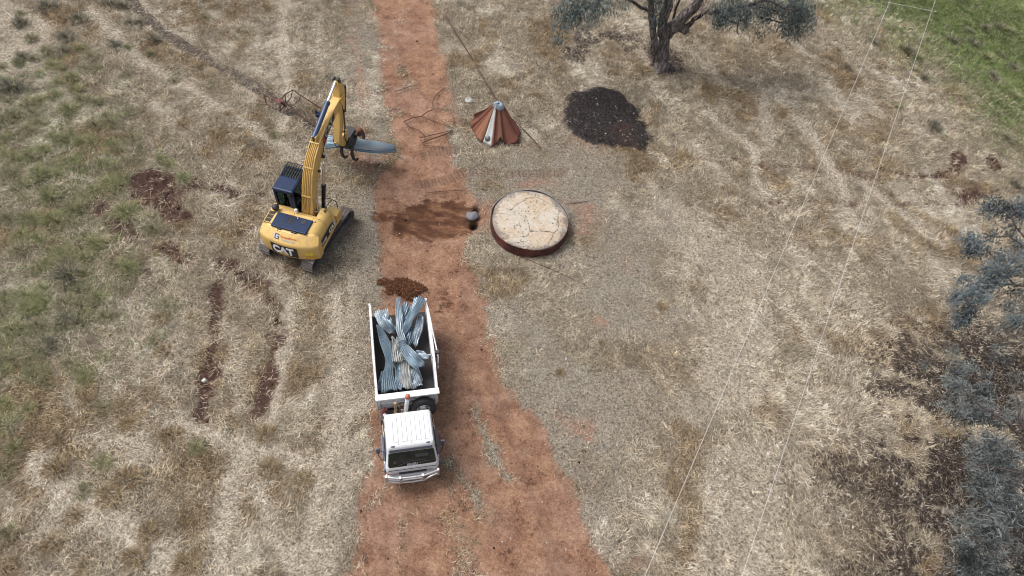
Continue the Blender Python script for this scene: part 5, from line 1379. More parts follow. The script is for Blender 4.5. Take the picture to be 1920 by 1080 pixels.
    def jaw(m, pts, w, x0, x1):
        # thick curved plate following pts in (y, z)
        n = len(pts); rings = []
        for i, (y, z) in enumerate(pts):
            a, c = pts[max(0, i-1)], pts[min(n-1, i+1)]
            ty, tz = c[0]-a[0], c[1]-a[1]; l = math.hypot(ty, tz); ny, nz = -tz/l, ty/l
            th = w*(1-.6*i/(n-1))
            rings.append([(x0, y-ny*th/2, z-nz*th/2), (x1, y-ny*th/2, z-nz*th/2), (x1, y+ny*th/2, z+nz*th/2), (x0, y+ny*th/2, z+nz*th/2)])
        m.loft(rings)
    GX0 = .02
    gb = B('grab', M_dark, .02, fn=lambda m: (
        m.prism([(3.75, 2.10), (3.95, 2.34), (4.55, 2.28), (4.82, 1.95), (4.62, 1.62), (4.10, 1.50), (3.82, 1.75)], .44, Matrix(((0, 0, 1, GX0-.20), (1, 0, 0, 0), (0, 1, 0, 0), (0, 0, 0, 1)))),
        m.box(GX0-.22, GX0+.36, 4.35, 4.78, 1.98, 2.18)))
    for x in (-.20, .30):
        B('jaw', M_dark, .012, parent=gb, fn=lambda m, x=x: jaw(m, [(4.70, 2.0), (5.02, 1.80), (5.14, 1.45), (5.06, 1.10), (4.86, .86)], .17, x, x+.10))
        B('jaw', M_dark, .012, parent=gb, fn=lambda m, x=x: jaw(m, [(3.86, 1.9), (3.78, 1.55), (3.86, 1.18), (4.06, .90), (4.30, .80)], .17, x, x+.10))
    B('rotator_cap', M_rust, 0, 40, parent=gb, label='round rusty cap on top of the grab', fn=lambda m: (m.sphere((.36, 4.72, 2.12), .155, 18, 12, (1, 1, .9)), m.cyl((.36, 4.72, 1.85), (.36, 4.72, 2.05), .10)))
    for o in root.children:      # the whole arm sits a little left of the house's middle
        if o.name.split('.')[0] in ('boom', 'boom_cylinder', 'stick_cylinder', 'stick', 'bucket_cylinder', 'quick_coupler', 'grab'): o.location.x = -.08
    return root, EM
exc, EMX = make_excavator()

# ------------------------------------------------------------------ the bundle in the grab
def bundle():
    def w(p): return EMX @ Vector(p)
    fx = (EMX.to_3x3() @ Vector((.27, -.96, 0)))
    def lt(z): return (EMX.to_3x3() @ Vector((.27, -.94, z))).normalized()
    A = [(-1.25, 4.35, 1.34), (-.45, 4.55, 1.30), (.2, 4.74, 1.26), (.95, 4.96, 1.18), (1.72, 5.18, 1.10)]
    sheet('gripped_sheet', [w(p) for p in A[1:]], [.46, .60, .52, .17], [lt(.0)]*4, M_galvb, 'topmost bright ribbed sheet of the bundle held in the grab', 'sheets held in the grab', ribs=8, amp=.036, seed=41, arch=.26, crum=.008, nl=40)
    sheet('gripped_sheet', [w((x+.05, y-.10, z-.10)) for x, y, z in A[1:]], [.42, .5, .44, .14], [lt(-.25)]*4, M_galv, 'sheet showing under the near edge of the gripped bundle', 'sheets held in the grab', ribs=7, amp=.036, seed=42, arch=.20, crum=.008, nl=40)
    sheet('gripped_sheet', [w((x-.1, y+.05, z-.18)) for x, y, z in A[1:]], [.4, .45, .4, .14], [lt(.1)]*4, M_galvd, 'lowest dull sheet inside the gripped bundle', 'sheets held in the grab', ribs=6, amp=.024, seed=43, arch=.16, crum=.012, nl=30)
    for i, (dy, dz, wd, lab) in enumerate(((.18, .06, .26, 'upper torn sheet tail left of the stick'), (.0, .0, .30, 'middle torn sheet tail left of the stick'), (-.2, -.04, .22, 'lower torn sheet tail left of the stick'))):
        sheet('gripped_sheet', [w((-1.22, 4.36+dy*1.25, 1.30+dz)), w((-.7, 4.46+dy, 1.34+dz)), w((-.1, 4.62+dy*.6, 1.28))], [wd*1.0, wd, wd*.9], [lt(.3-i*.3)]*3, M_galv, lab, 'sheets held in the grab', ribs=4, amp=.028, seed=50+i, arch=.12, crum=.04, nl=24)
bundle()

# ------------------------------------------------------------------ fallen conical tank roof
def make_cone():
    Z = lambda q, h: at(860+q[0]/9.82, 180+q[1]/9.82, h)
    base = at(930, 262, 0)
    root = empty('fallen_tank_roof', (base.x, base.y, 0), 0, 'crumpled rusty conical tank roof lying on the dry grass', 'tank roof')
    off = Vector((base.x, base.y, 0))
    # rim points around, (zoom px, height), apex points, material, label
    panels = [
        (((300, 325), .95), ((236, 470), .55), ((650, 140), 1.42), ((652, 150), 1.42), M_rusto, None),
        (((236, 470), .55), ((242, 610), .34), ((652, 150), 1.42), ((655, 158), 1.42), M_rustd, 'dark red panel between orange ones'),
        (((242, 610), .34), ((320, 760), .14), ((655, 158), 1.42), ((660, 165), 1.42), M_rusto, None),
        (((320, 760), .14), ((440, 855), .06), ((660, 165), 1.42), ((666, 170), 1.42), M_rusto, None),
        (((440, 870), .05), ((600, 935), .04), ((666, 172), 1.42), ((690, 182), 1.42), M_galvd, 'bare galvanised grey panel'),
        (((600, 935), .04), ((655, 935), .04), ((690, 182), 1.42), ((702, 186), 1.42), M_rustd, None),
        (((655, 935), .04), ((770, 750), .42), ((702, 186), 1.42), ((730, 188), 1.42), M_rust, None),
        (((770, 750), .42), ((840, 890), .10), ((730, 188), 1.42), ((760, 185), 1.42), M_rust, None),
        (((840, 890), .10), ((980, 900), .06), ((760, 185), 1.42), ((785, 180), 1.42), M_rust, None),
        (((980, 900), .06), ((1120, 790), .14), ((785, 180), 1.42), ((800, 172), 1.42), M_rustd, None),
        (((1120, 790), .14), ((1150, 690), .26), ((800, 172), 1.42), ((815, 165), 1.42), M_rustd, None),
        (((1150, 690), .26), ((985, 440), .80), ((815, 165), 1.42), ((822, 150), 1.42), M_rustd, None),
        (((985, 440), .25), ((700, 300), .1), ((822, 150), 1.42), ((760, 140), 1.42), M_rust, None),
        (((700, 300), .1), ((300, 325), .95), ((760, 140), 1.42), ((650, 140), 1.42), M_rust, None),
    ]
    rg = random.Random(9)
    for i, (r0, r1, a0, a1, mt, lab) in enumerate(panels):
        R0, R1, A0, A1 = Z(*r0)-off, Z(*r1)-off, Z(*a0)-off, Z(*a1)-off
        nu, nv = 6, 16; vs = []
        for v in range(nv+1):
            f = v/nv
            for u in range(nu+1):
                g = u/nu
                p = (A0.lerp(A1, g)).lerp(R0.lerp(R1, g), f)
                fold = math.sin(math.pi*g)*(.07 if mt is not M_galvd else .02)*(.3+.7*f)*(1 if i % 2 else -1)
                n = (R1-R0).cross(A0-R0)
                if n.length > 1e-6: n.normalize()
                if n.z < 0: n = -n
                sag = -.06*math.sin(math.pi*f)
                edge = (0 if u in (0, nu) else rg.uniform(-.012, .012))
                vs.append(p+n*(fold+edge)+Vector((0, 0, sag)) + (Vector((rg.uniform(-.04, .04), rg.uniform(-.05, .05), 0)) if v == nv and 0 < u < nu else Vector()))
        fs = [(v*(nu+1)+u, v*(nu+1)+u+1, (v+1)*(nu+1)+u+1, (v+1)*(nu+1)+u) for v in range(nv) for u in range(nu)]
        m = MB(); m.add(vs, fs)
        o = m.build('roof_panel', mt, root, 0, 45, lab)
        s = o.modifiers.new('thickness', 'SOLIDIFY'); s.thickness = .006
        if mt is M_galvd and lab:
            q = Z((538, 785), .20)-off
            n = (R1-R0).cross(A0-R0).normalized(); n = -n if n.z < 0 else n
            h = MB(); h.lathe([(.001, .07), (.10, .055), (.145, .02), (.15, -.03)], q+n*.05, n, 24)
            h.build('round_hatch', M_hatch, o, 0, 40)
    # gathered collar at the apex
    m = MB(); N = 40; rings = []
    c = (Z((735, 160), 1.42)-off)
    for f, r in ((0, .05), (.02, .2), (-.10, .26), (-.24, .31)):
        rings.append([(c.x+(r+.02*math.sin(k*2*math.pi/N*9))*math.cos(k*2*math.pi/N)*1.0, c.y+(r+.02*math.sin(k*2*math.pi/N*9))*math.sin(k*2*math.pi/N)*.8, c.z+.06+f+.03*math.cos(k*2*math.pi/N*9)) for k in range(N)])
    m.loft(rings, caps=False)
    o = m.build('pleated_collar', M_galv, root, 0, 50)
    s = o.modifiers.new('thickness', 'SOLIDIFY'); s.thickness = .005
make_cone()

# ------------------------------------------------------------------ rods, frames, small scrap
def rod(name, px, hs, r, mat, label, cat, n=7):
    pts = [at(x, y, h) for (x, y), h in zip(px, hs)]
    fine = []
    for a, b in zip(pts[:-1], pts[1:]):
        for i in range(4): fine.append(a.lerp(b, i/4))
    fine.append(pts[-1])
    for _ in range(1):
        fine = [fine[0]]+[(fine[i-1]+fine[i]*2+fine[i+1])/4 for i in range(1, len(fine)-1)]+[fine[-1]]
    b = Vector((pts[0].x, pts[0].y, 0))
    m = MB(); m.tube([p-b for p in fine], r, n)
    o = m.build(name, mat, None, 0, 50); o.location = b
    return tag(o, label, cat)
Zr = lambda q: (730+q[0]/5.818, 140+q[1]/5.818)
def zrod(pts, hs, r, label):
    rod('rusty_rod', [Zr(q) for q in pts], hs, r, M_rod, label, 'steel rod')
zrod([(590, 150), (520, 210), (470, 290), (480, 385), (420, 400), (350, 455), (250, 470), (160, 510)], [.05, .12, .2, .25, .25, .22, .15, .1], .022, 'long kinked rusty rod, topmost piece of the tangle on the road')
zrod([(160, 510), (220, 570), (330, 610), (390, 665), (385, 740)], [.1, .08, .12, .1, .06], .020, 'rusty rod bending down the left of the tangle')
zrod([(350, 455), (470, 505), (590, 545), (690, 580)], [.2, .14, .1, .08], .014, 'thin rusty rod slanting across the middle of the tangle')
zrod([(330, 690), (480, 655), (690, 605)], [.1, .12, .1], .018, 'upper of two near parallel rusty rods by the road edge')
zrod([(360, 740), (500, 690), (690, 615)], [.06, .1, .12], .024, 'thicker lower one of two near parallel rusty rods')
zrod([(360, 750), (400, 775), (540, 780), (600, 800)], [.06, .05, .05, .04], .017, 'short rusty rod lying flat at the foot of the tangle')
zrod([(620, 670), (650, 760), (680, 800)], [.1, .08, .04], .013, 'thin rusty rod hooked down toward the crawler prints')
zrod([(690, 625), (620, 690), (560, 760)], [.14, .1, .05], .010, 'thin wire crossing the near parallel rods')
zrod([(660, 380), (700, 470), (720, 560)], [.08, .1, .06], .010, 'fine wire on the road edge above the near parallel rods')
rod('rusty_pipe', [(832, 18), (848, 52), (878, 98), (902, 140), (922, 172), (934, 194)], [.05]*6, .035, M_rod, 'long rusty pipe leading down to the fallen tank roof', 'pipe')
rod('rusty_pipe', [(966, 228), (982, 243), (1000, 262), (1014, 279)], [.05]*4, .028, M_rod, 'half buried rusty pipe right of the fallen tank roof', 'pipe')
rod('rusty_rod', [(946, 466), (985, 485), (1030, 503), (1076, 524)], [.06, .05, .05, .04], .018, M_rod, 'straight rusty rod lying below the round concrete base', 'steel rod')
rod('rusty_rod', [(1062, 381), (1085, 380), (1103, 377)], [.05]*3, .014, M_rod, 'short rusty rod pointing away right of the concrete base', 'steel rod')
rod('rusty_rod', [(797, 362), (835, 358), (872, 356)], [.04]*3, .014, M_rod, 'thin rod across the red road above the wet digging', 'steel rod')

def red_frame():
    Zf = lambda q, h: at(480+q[0]/11.37, 160+q[1]/11.37, h)
    base = Zf((510, 550), 0)
    root = empty('rusty_bar_rack', (base.x, base.y, 0), 0, 'rusty bar frame with red triangular plate left of the boom', 'metal frame')
    o = Vector((base.x, base.y, 0))
    def bar(name, pts, r=.025, mt=M_rod):
        m = MB(); P = [Zf(q, h)-o for q, h in pts]; m.tube(P, r, 8); m.build(name, mt, root, 0, 40)
    bar('hoop', [((185, 235), .55), ((225, 410), .15), ((450, 505), .05), ((515, 555), .05)])
    bar('leg', [((510, 390), .55), ((515, 555), .03)], .03)
    bar('strut', [((530, 540), .05), ((620, 400), .35)], .02)
    bar('arch', [((540, 290), .62), ((620, 195), .85), ((785, 95), 1.0), ((740, 270), .45), ((640, 385), .40)])
    bar('upright', [((620, 195), .85), ((632, 385), .40)])
    bar('long_bar', [((785, 95), 1.0), ((950, 215), .85), ((1200, 370), .6), ((1400, 500), .4)], .024)
    bar('rail', [((560, 360), .5), ((700, 420), .4), ((850, 560), .3), ((1050, 720), .15), ((1300, 880), .06)], .03)
    bar('brace', [((755, 450), .38), ((930, 320), .25), ((945, 230), .8)], .016)
    bar('stay_wire', [((1130, 540), .3), ((1230, 710), .1), ((1300, 840), .04)], .010)
    m = MB(); P = [Zf(q, h)-o for q, h in (((140, 175), .70), ((200, 215), .66), ((380, 290), .62), ((540, 268), .66), ((500, 390), .56), ((420, 330), .58), ((300, 262), .62), ((185, 230), .62))]
    m.add(P+[p-Vector((0, 0, .012)) for p in P], [(0, 1, 7), (1, 2, 6, 7), (2, 5, 6), (2, 3, 4, 5)]+[(8, 15, 9), (9, 15, 14, 10), (10, 14, 13), (10, 13, 12, 11)]+[(i, (i+1) % 8, 8+(i+1) % 8, 8+i) for i in range(8)])
    m.build('triangular_plate', M_redp, root, label='dull red triangular plate')
    bar('plate_pipe', [((520, 360), .45), ((600, 420), .25), ((640, 450), .12)], .05, M_redp)
red_frame()

def lathe_thing(name, px, py, prof, mat, label, cat, axis=(0, 0, 1), n=24):
    p = at(px, py, 0); m = MB(); m.lathe(prof, (0, 0, 0), axis, n)
    o = m.build(name, mat, None, 0, 40); o.location = (p.x, p.y, gz(p)); return tag(o, label, cat)
lathe_thing('metal_lid', 879, 188, [(.001, .05), (.06, .05), (.08, .075), (.16, .07), (.20, .04), (.205, .0)], M_galvd, 'small round galvanised lid in the grass above the fallen roof', 'lid')
# stone between the two holes
def stone():
    m = MB(); m.sphere((0, 0, .10), .27, 22, 14, (1.05, .95, .5)); rg = np.random.default_rng(3)
    V = np.array(m.v); d = fbm(V[:, 0]*3+V[:, 2]*2+9, V[:, 1]*3-V[:, 2], 1.0, 401, 3)-.5
    V *= (1+.9*d)[:, None]; m.v = [tuple(v) for v in V]
    o = m.build('smooth_stone', M_stone, None, 0, 60); p = at(885, 404, .1); o.location = (p.x, p.y, -.03)
    tag(o, 'smooth blue-grey stone between two dark holes by the concrete base', 'stone')
stone()

# twigs
def twig(px, r, label, br=0, seed=1):
    rg = random.Random(seed)
    P = [at(x, y, .05+.05*rg.random()) for x, y in px]; b = Vector((P[0].x, P[0].y, 0))
    m = MB(); m.tube([p-b for p in P], [r*(1-.5*i/(len(P)-1)) for i in range(len(P))], 6)
    for i in range(br):
        a = P[rg.randrange(len(P)-1)].lerp(P[-1], rg.random()*.5)
        d = (P[-1]-P[0]).normalized(); d.rotate(Matrix.Rotation(rg.choice((-1, 1))*rg.uniform(.5, 1.1), 3, 'Z'))
        m.tube([a-b, a-b+d*rg.uniform(.15, .4)+Vector((0, 0, .06))], [r*.5, r*.25], 5)
    o = m.build('fallen_twig', M_twig, None, 0, 50); o.location = b
    tag(o, label, 'twig')
for i, (px, r, lab, br) in enumerate([
    ([(740, 172), (765, 163), (790, 157)], .03, 'pale grey stick in a grass clump on the red road', 4),
    ([(1183, 178), (1184, 172), (1196, 167)], .025, 'short dark twig above the burnt patch', 1),
    ([(1150, 1020), (1165, 1008), (1178, 990), (1182, 980)], .022, 'curved dark twig near the bottom right road edge', 2),
    ([(1550, 948), (1562, 955), (1570, 970)], .022, 'thin forked twig in the pale straw at lower right', 2),
    ([(1360, 866), (1370, 868), (1380, 871)], .020, 'tiny dark twig between the two wires at lower right', 1),
    ([(1580, 973), (1590, 977)], .03, 'stubby reddish stick beside the leaf litter', 0),
    ([(1442, 903), (1452, 900)], .022, 'tiny dark stick just left of the right wire', 0),
    ([(742, 290), (755, 298), (770, 300)], .02, 'grey twig on the road below the gripped bundle', 3),
    ([(950, 500), (958, 508), (968, 518)], .02, 'green-grey twig in the trodden grass below the concrete base', 3),
    ([(1822, 745), (1840, 754), (1858, 763)], .03, 'pale fallen branch under the lower right gum crown', 1),
    ([(400, 940), (412, 950)], .02, 'white dry stalk lying in brown grass at lower left', 2),
    ([(500, 990), (512, 996)], .025, 'short dark stick in the straw at lower left', 0)]):
    twig(px, r, lab, br, i)

# rust flakes tipped behind the truck: loose leafy scale, uncountable
def flakes():
    n = 5200
    a = RNG.uniform(0, 6.28, n); r = np.sqrt(RNG.random(n))
    ctr = at(756, 542); L = at(705, 532); Rr = at(802, 556)
    ex = np.array([Rr.x-L.x, Rr.y-L.y])/2; ey = np.array([-ex[1], ex[0]])*.42
    x = ctr.x+ex[0]*r*np.cos(a)+ey[0]*r*np.sin(a); y = ctr.y+ex[1]*r*np.cos(a)+ey[1]*r*np.sin(a)
    keep = fbm(x, y, 2.2, 500, 3)+.35*(1-r) > .40+.22*RNG.random(len(x))
    x, y, r = x[keep], y[keep], r[keep]; n = len(x)
    t = lerp((.035, .016, .010), (.17, .072, .036), RNG.random(n)**1.4)
    strips('rust_flakes', np.stack([x, y, .02+.10*(1-r)**.7], -1), RNG.uniform(0, 6.28, n), RNG.uniform(0, .7, n), RNG.uniform(.06, .18, n), RNG.uniform(.02, .05, n), t, M_blade, 'heap of brown rust flakes spilt on the ground behind the truck', 'rust flakes', .4)
flakes()

# ------------------------------------------------------------------ gum trees
def leaf_mesh(name, cl, mat, parent, c0, c1, seed, size=(.10, .17), wid=(.026, .044), hang=1.0, label=None, tight=1.0, cvar=.20):
    """cl: list of (centre, (rx, ry, rz), count); narrow drooping leaves on short sprays"""
    g = np.random.default_rng(seed)
    B_, A_, E_, L_, W_, T_ = [], [], [], [], [], []
    for c, rad, n in cl:
        ns = max(3, n//16); ct = g.normal(0, cvar)
        d = g.normal(0, 1, (ns, 3)); d /= np.linalg.norm(d, axis=1, keepdims=True)
        q = d*(g.random((ns, 1))**.45)
        sc = np.array([c])+q*np.array([rad])
        per = 16
        ids = np.repeat(np.arange(ns), per)
        off = g.normal(0, 1, (len(ids), 3))*np.array([[.13, .13, .20]])*tight - np.array([[0, 0, .12*tight]])
        p = sc[ids]+off
        B_.append(p); m = len(p)
        A_.append(g.uniform(0, 6.28, m)); E_.append(np.clip(g.normal(-.95*hang, .5, m), -1.5, .6))
        L_.append(g.uniform(*size, m)); W_.append(g.uniform(*wid, m))
        tn = np.clip(ct+g.normal(.5, .27, ns)[ids]+g.normal(0, .24, m), 0, 1)
        T_.append(lerp(c0, c1, tn))
    B_, A_, E_, L_, W_, T_ = map(np.concatenate, (B_, A_, E_, L_, W_, T_))
    global RNG
    o = strips(name, B_-np.array([tuple(parent.location)]), A_, E_, L_, W_, T_, mat, None, None, .15)
    o.parent = parent
    if label: o['label'] = label
    return o

def limb(m, pts, r0, r1, wob=.05, seed=0, n=9):
    rg = random.Random(seed); fine = []
    for a, b in zip(pts[:-1], pts[1:]):
        a, b = Vector(a), Vector(b); k = max(2, int((b-a).length/.35))
        for i in range(k):
            fine.append(a.lerp(b, i/k)+Vector((rg.uniform(-1, 1), rg.uniform(-1, 1), rg.uniform(-1, 1)))*wob)
    fine.append(Vector(pts[-1]))
    rs = [r0+(r1-r0)*(i/(len(fine)-1))**.8 for i in range(len(fine))]
    rs = [r*(1+rg.uniform(-.08, .1)) for r in rs]
    m.tube(fine, rs, n)
    return fine

def tree_top():
    b = at(1242, 128, 0)
    root = empty('gum_tree', (b.x, b.y, 0), 0, 'gum tree with thick forked grey trunk at the top of the slope', 'tree')
    L = lambda px, py, h: at(px, py, h)-Vector((b.x, b.y, 0))
    m = MB()
    # flared main trunk, its fork and the second stem
    limb(m, [(0, -.05, -.5), L(1241, 124, .12), L(1240, 112, .35), L(1243, 85, 1.2), L(1248, 62, 1.95)], .50, .30, .03, 1, 14)
    limb(m, [L(1248, 64, 1.9), L(1266, 48, 2.5), L(1285, 28, 3.2), L(1306, 8, 3.9), L(1330, -30, 5.2), L(1350, -90, 7)], .36, .14, .06, 2, 12)
    limb(m, [L(1242, 64, 1.8), L(1244, 40, 2.7), L(1252, 12, 3.6), L(1262, -30, 5.0), L(1262, -110, 7.6)], .28, .10, .05, 3, 11)
    limb(m, [L(1234, 122, -.1), L(1226, 88, 1.2), L(1222, 40, 2.7), L(1219, 0, 4.1), L(1210, -80, 6.8)], .26, .09, .05, 4, 10)
    limb(m, [L(1272, 44, 2.65), L(1281, 54, 2.45), L(1287, 60, 2.30)], .30, .20, .03, 14, 10)
    limb(m, [L(1266, 50, 2.4), L(1276, 40, 2.75)], .36, .32, .03, 15, 10)
    m.tube([L(1232, 124, -.05), L(1224, 116, .05), L(1216, 124, .0)], [.2, .14, .05], 8)
    m.tube([L(1250, 122, .1), L(1262, 128, .0), L(1275, 134, -.04)], [.22, .14, .05], 8)
    m.tube([L(1238, 126, .05), L(1236, 134, .0), L(1230, 141, -.05)], [.22, .14, .05], 8)
    m.build('trunk', M_bark, root, 0, 70)
    m = MB()
    limb(m, [L(1286, 52, 2.4), L(1302, 38, 2.9), L(1322, 22, 3.4), L(1345, 25, 3.5), L(1385, 45, 3.2)], .15, .04, .06, 5)
    limb(m, [L(1345, 22, 3.5), L(1400, 10, 4.0), L(1440, -2, 4.4), L(1500, -10, 4.6)], .10, .03, .07, 6)
    limb(m, [L(1330, -20, 4.8), L(1400, -20, 5.0), L(1460, 10, 4.5), L(1500, 20, 4.2)], .12, .03, .08, 7)
    limb(m, [L(1385, 45, 3.2), L(1380, 56, 2.9), L(1385, 65, 2.6)], .045, .02, .04, 8)
    limb(m, [L(1420, 30, 3.9), L(1450, 38, 3.7), L(1480, 44, 3.6)], .05, .02, .05, 9)
    limb(m, [L(1222, 25, 3.2), L(1160, -10, 4.4), L(1110, 5, 4.4), L(1075, 30, 4.0)], .10, .03, .08, 10)
    limb(m, [L(1215, -30, 4.9), L(1130, -40, 5.4), L(1080, -10, 5.0), L(1050, 50, 4.0)], .10, .02, .08, 11)
    limb(m, [L(1262, 40, 2.4), L(1268, 15, 3.3), L(1278, -10, 4.2)], .08, .05, .03, 12)
    limb(m, [L(1244, 62, 1.9), L(1236, 52, 2.2), L(1222, 42, 2.5)], .03, .015, .03, 13)
    for i, (x, y, h) in enumerate([(1440, 5, 4.2), (1470, 20, 4.0), (1450, 30, 3.8), (1490, 35, 3.7), (1400, 35, 3.8), (1380, 15, 4)]):
        limb(m, [L(1405, 8, 4.0), L((1405+x)/2, (8+y)/2+3, h), L(x, y, h-.1)], .03, .010, .05, 20+i, 6)
    m.build('branch', M_bark2, root, 0, 70)
    A = lambda px, py, h: np.array(at(px, py, h))
    cl = []
    for px, py, h, r, n in [(1350, 20, 3.9, .7, 260), (1385, 5, 4.3, .9, 420), (1430, 5, 4.3, .8, 330), (1395, 32, 3.7, .7, 240), (1360, 38, 3.5, .5, 120), (1480, -4, 4.5, .9, 520), (1505, 12, 4.2, .8, 560), (1490, 35, 3.8, .75, 480), (1512, 28, 3.8, .6, 300), (1472, 48, 3.5, .5, 210), (1488, 58, 3.2, .40, 150), (1430, 58, 3.1, .25, 40), (1518, 45, 3.5, .35, 90), (1455, 12, 4.2, .6, 220), (1370, 22, 3.9, .8, 300), (1415, 20, 4.0, .8, 300), (1440, 28, 3.8, .6, 160), (1350, 45, 3.4, .4, 60), (1500, 60, 3.2, .3, 80),
                            (1090, 5, 4.6, 1.0, 560), (1062, 15, 4.4, .8, 420), (1130, -10, 4.9, 1.1, 520), (1052, 40, 4.0, .5, 170), (1050, 68, 3.6, .28, 90), (1110, 18, 4.4, .8, 330), (1165, -5, 4.7, .9, 260), (1075, 30, 4.2, .55, 170), (1232, 12, 3.6, .6, 260), (1228, 34, 3.2, .35, 90), (1240, -20, 4.6, .9, 350)]:
        cl.append((A(px, py, h), (r, r, r*.6), int(n*2.4)))
    g = np.random.default_rng(77)
    for i in range(26):      # the crown above the picture
        a, rr = g.uniform(0, 6.28), g.uniform(1.5, 6.0)
        c = np.array([b.x+rr*math.cos(a), b.y+1.8+rr*math.sin(a)*.8, g.uniform(7.2, 10.5)-rr*.2])
        cl.append((c, (1.3, 1.3, .8), 380))
    leaf_mesh('crown', cl, M_leaf, root, (.025, .038, .036), (.17, .21, .20), 5)
    cd = [(A(1310, 5, 3.9), (.8, .8, .5), 420), (A(1330, 12, 3.7), (.5, .5, .4), 200), (A(1322, -10, 4.2), (.8, .8, .5), 250)]
    leaf_mesh('dead_foliage', cd, M_leaf, root, (.20, .15, .13), (.52, .43, .39), 6, label='dry pinkish dead leaves')
tree_top()

def tree_right():
    b = at(2080, 640, 0)
    root = empty('gum_tree', (b.x, b.y, 0), 0, 'blue-grey gum tree reaching in from the right edge, sparse open crown', 'tree')
    L = lambda px, py, h: at(px, py, h)-Vector((b.x, b.y, 0))
    m = MB()
    top = L(2010, 520, 4.6)
    limb(m, [(0, 0, -.1), (.1, 0, 1.5), L(2040, 560, 3.2), top], .30, .17, .05, 1, 12)
    m.build('trunk', M_bark, root, 0, 70)
    m = MB()
    paths = [[(2010, 520, 4.6), (1960, 545, 5.0), (1900, 535, 5.2), (1850, 530, 5.3), (1815, 570, 5.1), (1800, 600, 4.9)], [(2010, 520, 4.6), (1950, 480, 5.4), (1915, 440, 5.6), (1895, 410, 5.8), (1880, 395, 5.8)], [(1950, 480, 5.4), (1890, 445, 5.6), (1840, 440, 5.7), (1815, 455, 5.6)],
             [(1900, 535, 5.2), (1870, 500, 5.5), (1850, 470, 5.6)], [(1815, 570, 5.1), (1800, 555, 5.2), (1788, 548, 5.2)], [(1960, 545, 5.0), (1920, 580, 4.9), (1890, 610, 4.7)], [(1895, 410, 5.8), (1910, 385, 5.9), (1930, 370, 6)]]
    for i, p in enumerate(paths): limb(m, [L(*q) for q in p], .075 if i < 2 else .04, .014, .06, 30+i, 7)
    m.build('branch', M_bark2, root, 0, 70)
    cl = []
    for px, py, h, r, n in [(1875, 385, 5.8, .50, 260), (1905, 395, 5.8, .55, 330), (1855, 390, 5.8, .35, 120), (1925, 380, 5.9, .5, 260), (1822, 445, 5.7, .38, 220), (1838, 462, 5.7, .38, 200), (1820, 470, 5.5, .25, 90), (1860, 440, 5.7, .25, 70), (1880, 480, 5.6, .45, 230), (1862, 500, 5.5, .42, 220), (1875, 520, 5.4, .42, 220), (1850, 528, 5.3, .42, 220), (1895, 505, 5.5, .4, 160),
                            (1812, 520, 5.3, .22, 80), (1822, 545, 5.2, .36, 180), (1840, 550, 5.2, .36, 180), (1795, 556, 5.2, .30, 150), (1818, 575, 5.1, .34, 190), (1810, 595, 4.9, .30, 170), (1803, 608, 4.8, .18, 60), (1915, 460, 5.6, .5, 190), (1905, 430, 5.7, .35, 90), (1900, 570, 5.0, .3, 70), (1915, 545, 5.1, .4, 110), (1930, 500, 5.5, .6, 260), (1905, 590, 4.9, .3, 80), (1920, 610, 4.8, .4, 120), (1880, 605, 4.6, .25, 50), (1960, 440, 5.8, .8, 420), (1980, 520, 5.6, .8, 420), (1960, 580, 5.2, .7, 300)]:
        cl.append((np.array(at(px, py, h)), (r*.95, r*.95, r*.55), int(n*2.4)))
    leaf_mesh('crown', cl, M_leaf, root, (.012, .018, .020), (.125, .155, .165), 8, (.10, .18), (.020, .036), hang=.6, tight=.75, cvar=.28)
tree_right()

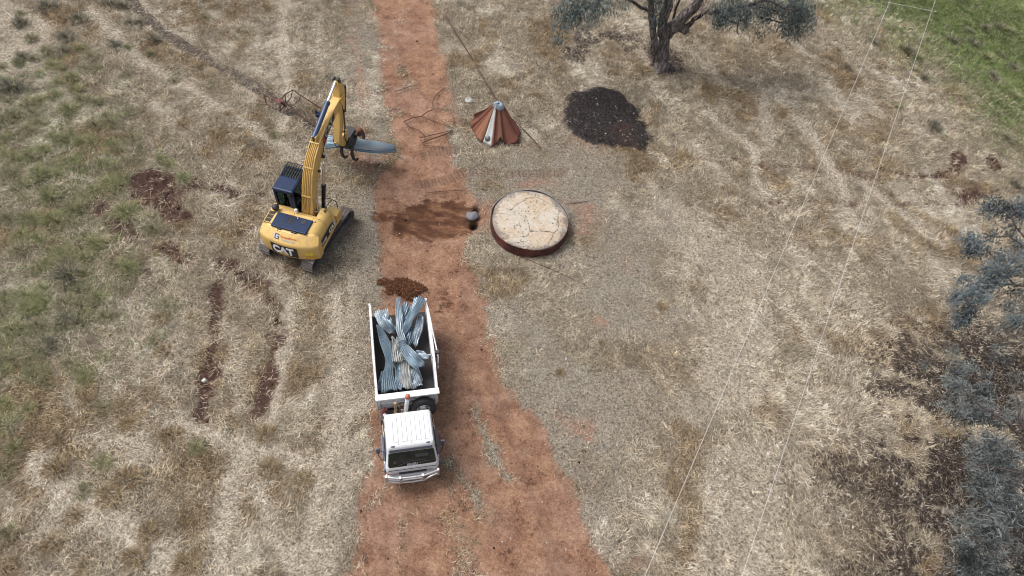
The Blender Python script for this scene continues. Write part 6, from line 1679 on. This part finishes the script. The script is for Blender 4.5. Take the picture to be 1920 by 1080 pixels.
def tree_low():
    b = at(2060, 1010, 0)
    root = empty('gum_tree', (b.x, b.y, 0), 0, 'hazy grey gum tree filling the lower right corner', 'tree')
    L = lambda px, py, h: at(px, py, h)-Vector((b.x, b.y, 0))
    m = MB()
    limb(m, [(0, 0, -.1), (.05, .1, 1.5), L(2010, 930, 3.4), L(1985, 880, 5.0)], .28, .15, .05, 1, 12)
    m.build('trunk', M_bark, root, 0, 70)
    m = MB()
    paths = [[(1985, 880, 5.0), (1930, 830, 5.6), (1870, 780, 6.0), (1820, 740, 6.1), (1785, 710, 6.1)], [(1985, 880, 5.0), (1930, 890, 5.7), (1870, 880, 5.9), (1830, 870, 5.9)], [(2010, 930, 3.4), (1950, 960, 4.6), (1890, 980, 5.2), (1840, 1010, 5.4)], [(1930, 830, 5.6), (1910, 760, 6.2), (1890, 700, 6.4)], [(2010, 930, 3.4), (1960, 1030, 4.6), (1900, 1070, 5.2)]]
    for i, p in enumerate(paths): limb(m, [L(*q) for q in p], .07, .012, .07, 60+i, 7)
    m.build('branch', M_bark2, root, 0, 70)
    g = np.random.default_rng(15); cl = [(np.array(at(1735, 682, 6.0)), (.16, .16, .12), 90)]
    for i in range(105):
        py = g.uniform(650, 1120)
        edge = np.interp(py, [640, 680, 740, 800, 900, 1000, 1080, 1130], [1785, 1755, 1768, 1800, 1815, 1800, 1775, 1755])
        px = edge+abs(g.normal(0, 75))+g.uniform(0, 30)
        if px > 2010: continue
        r = g.uniform(.16, .52)
        cl.append((np.array(at(px, py, g.uniform(4.3, 6.2))), (r, r, r*.6), int(70+900*r*r*g.uniform(.4, 1.4))))
    leaf_mesh('crown', cl, M_leaf, root, (.012, .014, .014), (.15, .165, .162), 9, (.12, .24), (.014, .028), hang=.25, tight=.55, cvar=.36)
tree_low()

# ------------------------------------------------------------------ overhead wires
def wires():
    h = 7.2
    A, Bp, C, D = at(1210, 1080, h), at(1393, 1080, h), at(1668, 5, h), at(1755, 0, h)
    for a, c, lab in ((A, C, 'left one of two pale overhead wires crossing the paddock'), (Bp, D, 'right one of two pale overhead wires crossing the paddock')):
        d = c-a; s, e = a-d*.35, c+d*.5
        b = Vector((s.x, s.y, s.z)); m = MB()
        pts = [s.lerp(e, i/24)-b+Vector((0, 0, -.12*math.sin(math.pi*i/24))) for i in range(25)]
        m.tube(pts, .0065, 6)
        o = m.build('overhead_wire', M_wire, None, 0, 60); o.location = b
        tag(o, lab, 'wire', 'overhead wires')
    p, q = at(1664, 4, h-.05), at(1757, 22, h-.05)
    m = MB(); m.tube([Vector(), (q-p)], .007, 8)
    for t in (.02, .96): m.sphere((q-p)*t, .022, 10, 6)
    o = m.build('wire_spreader', M_wire, None, 0, 50); o.location = p
    tag(o, 'pale spreader rod joining both overhead wires near the top', 'spreader rod')
wires()
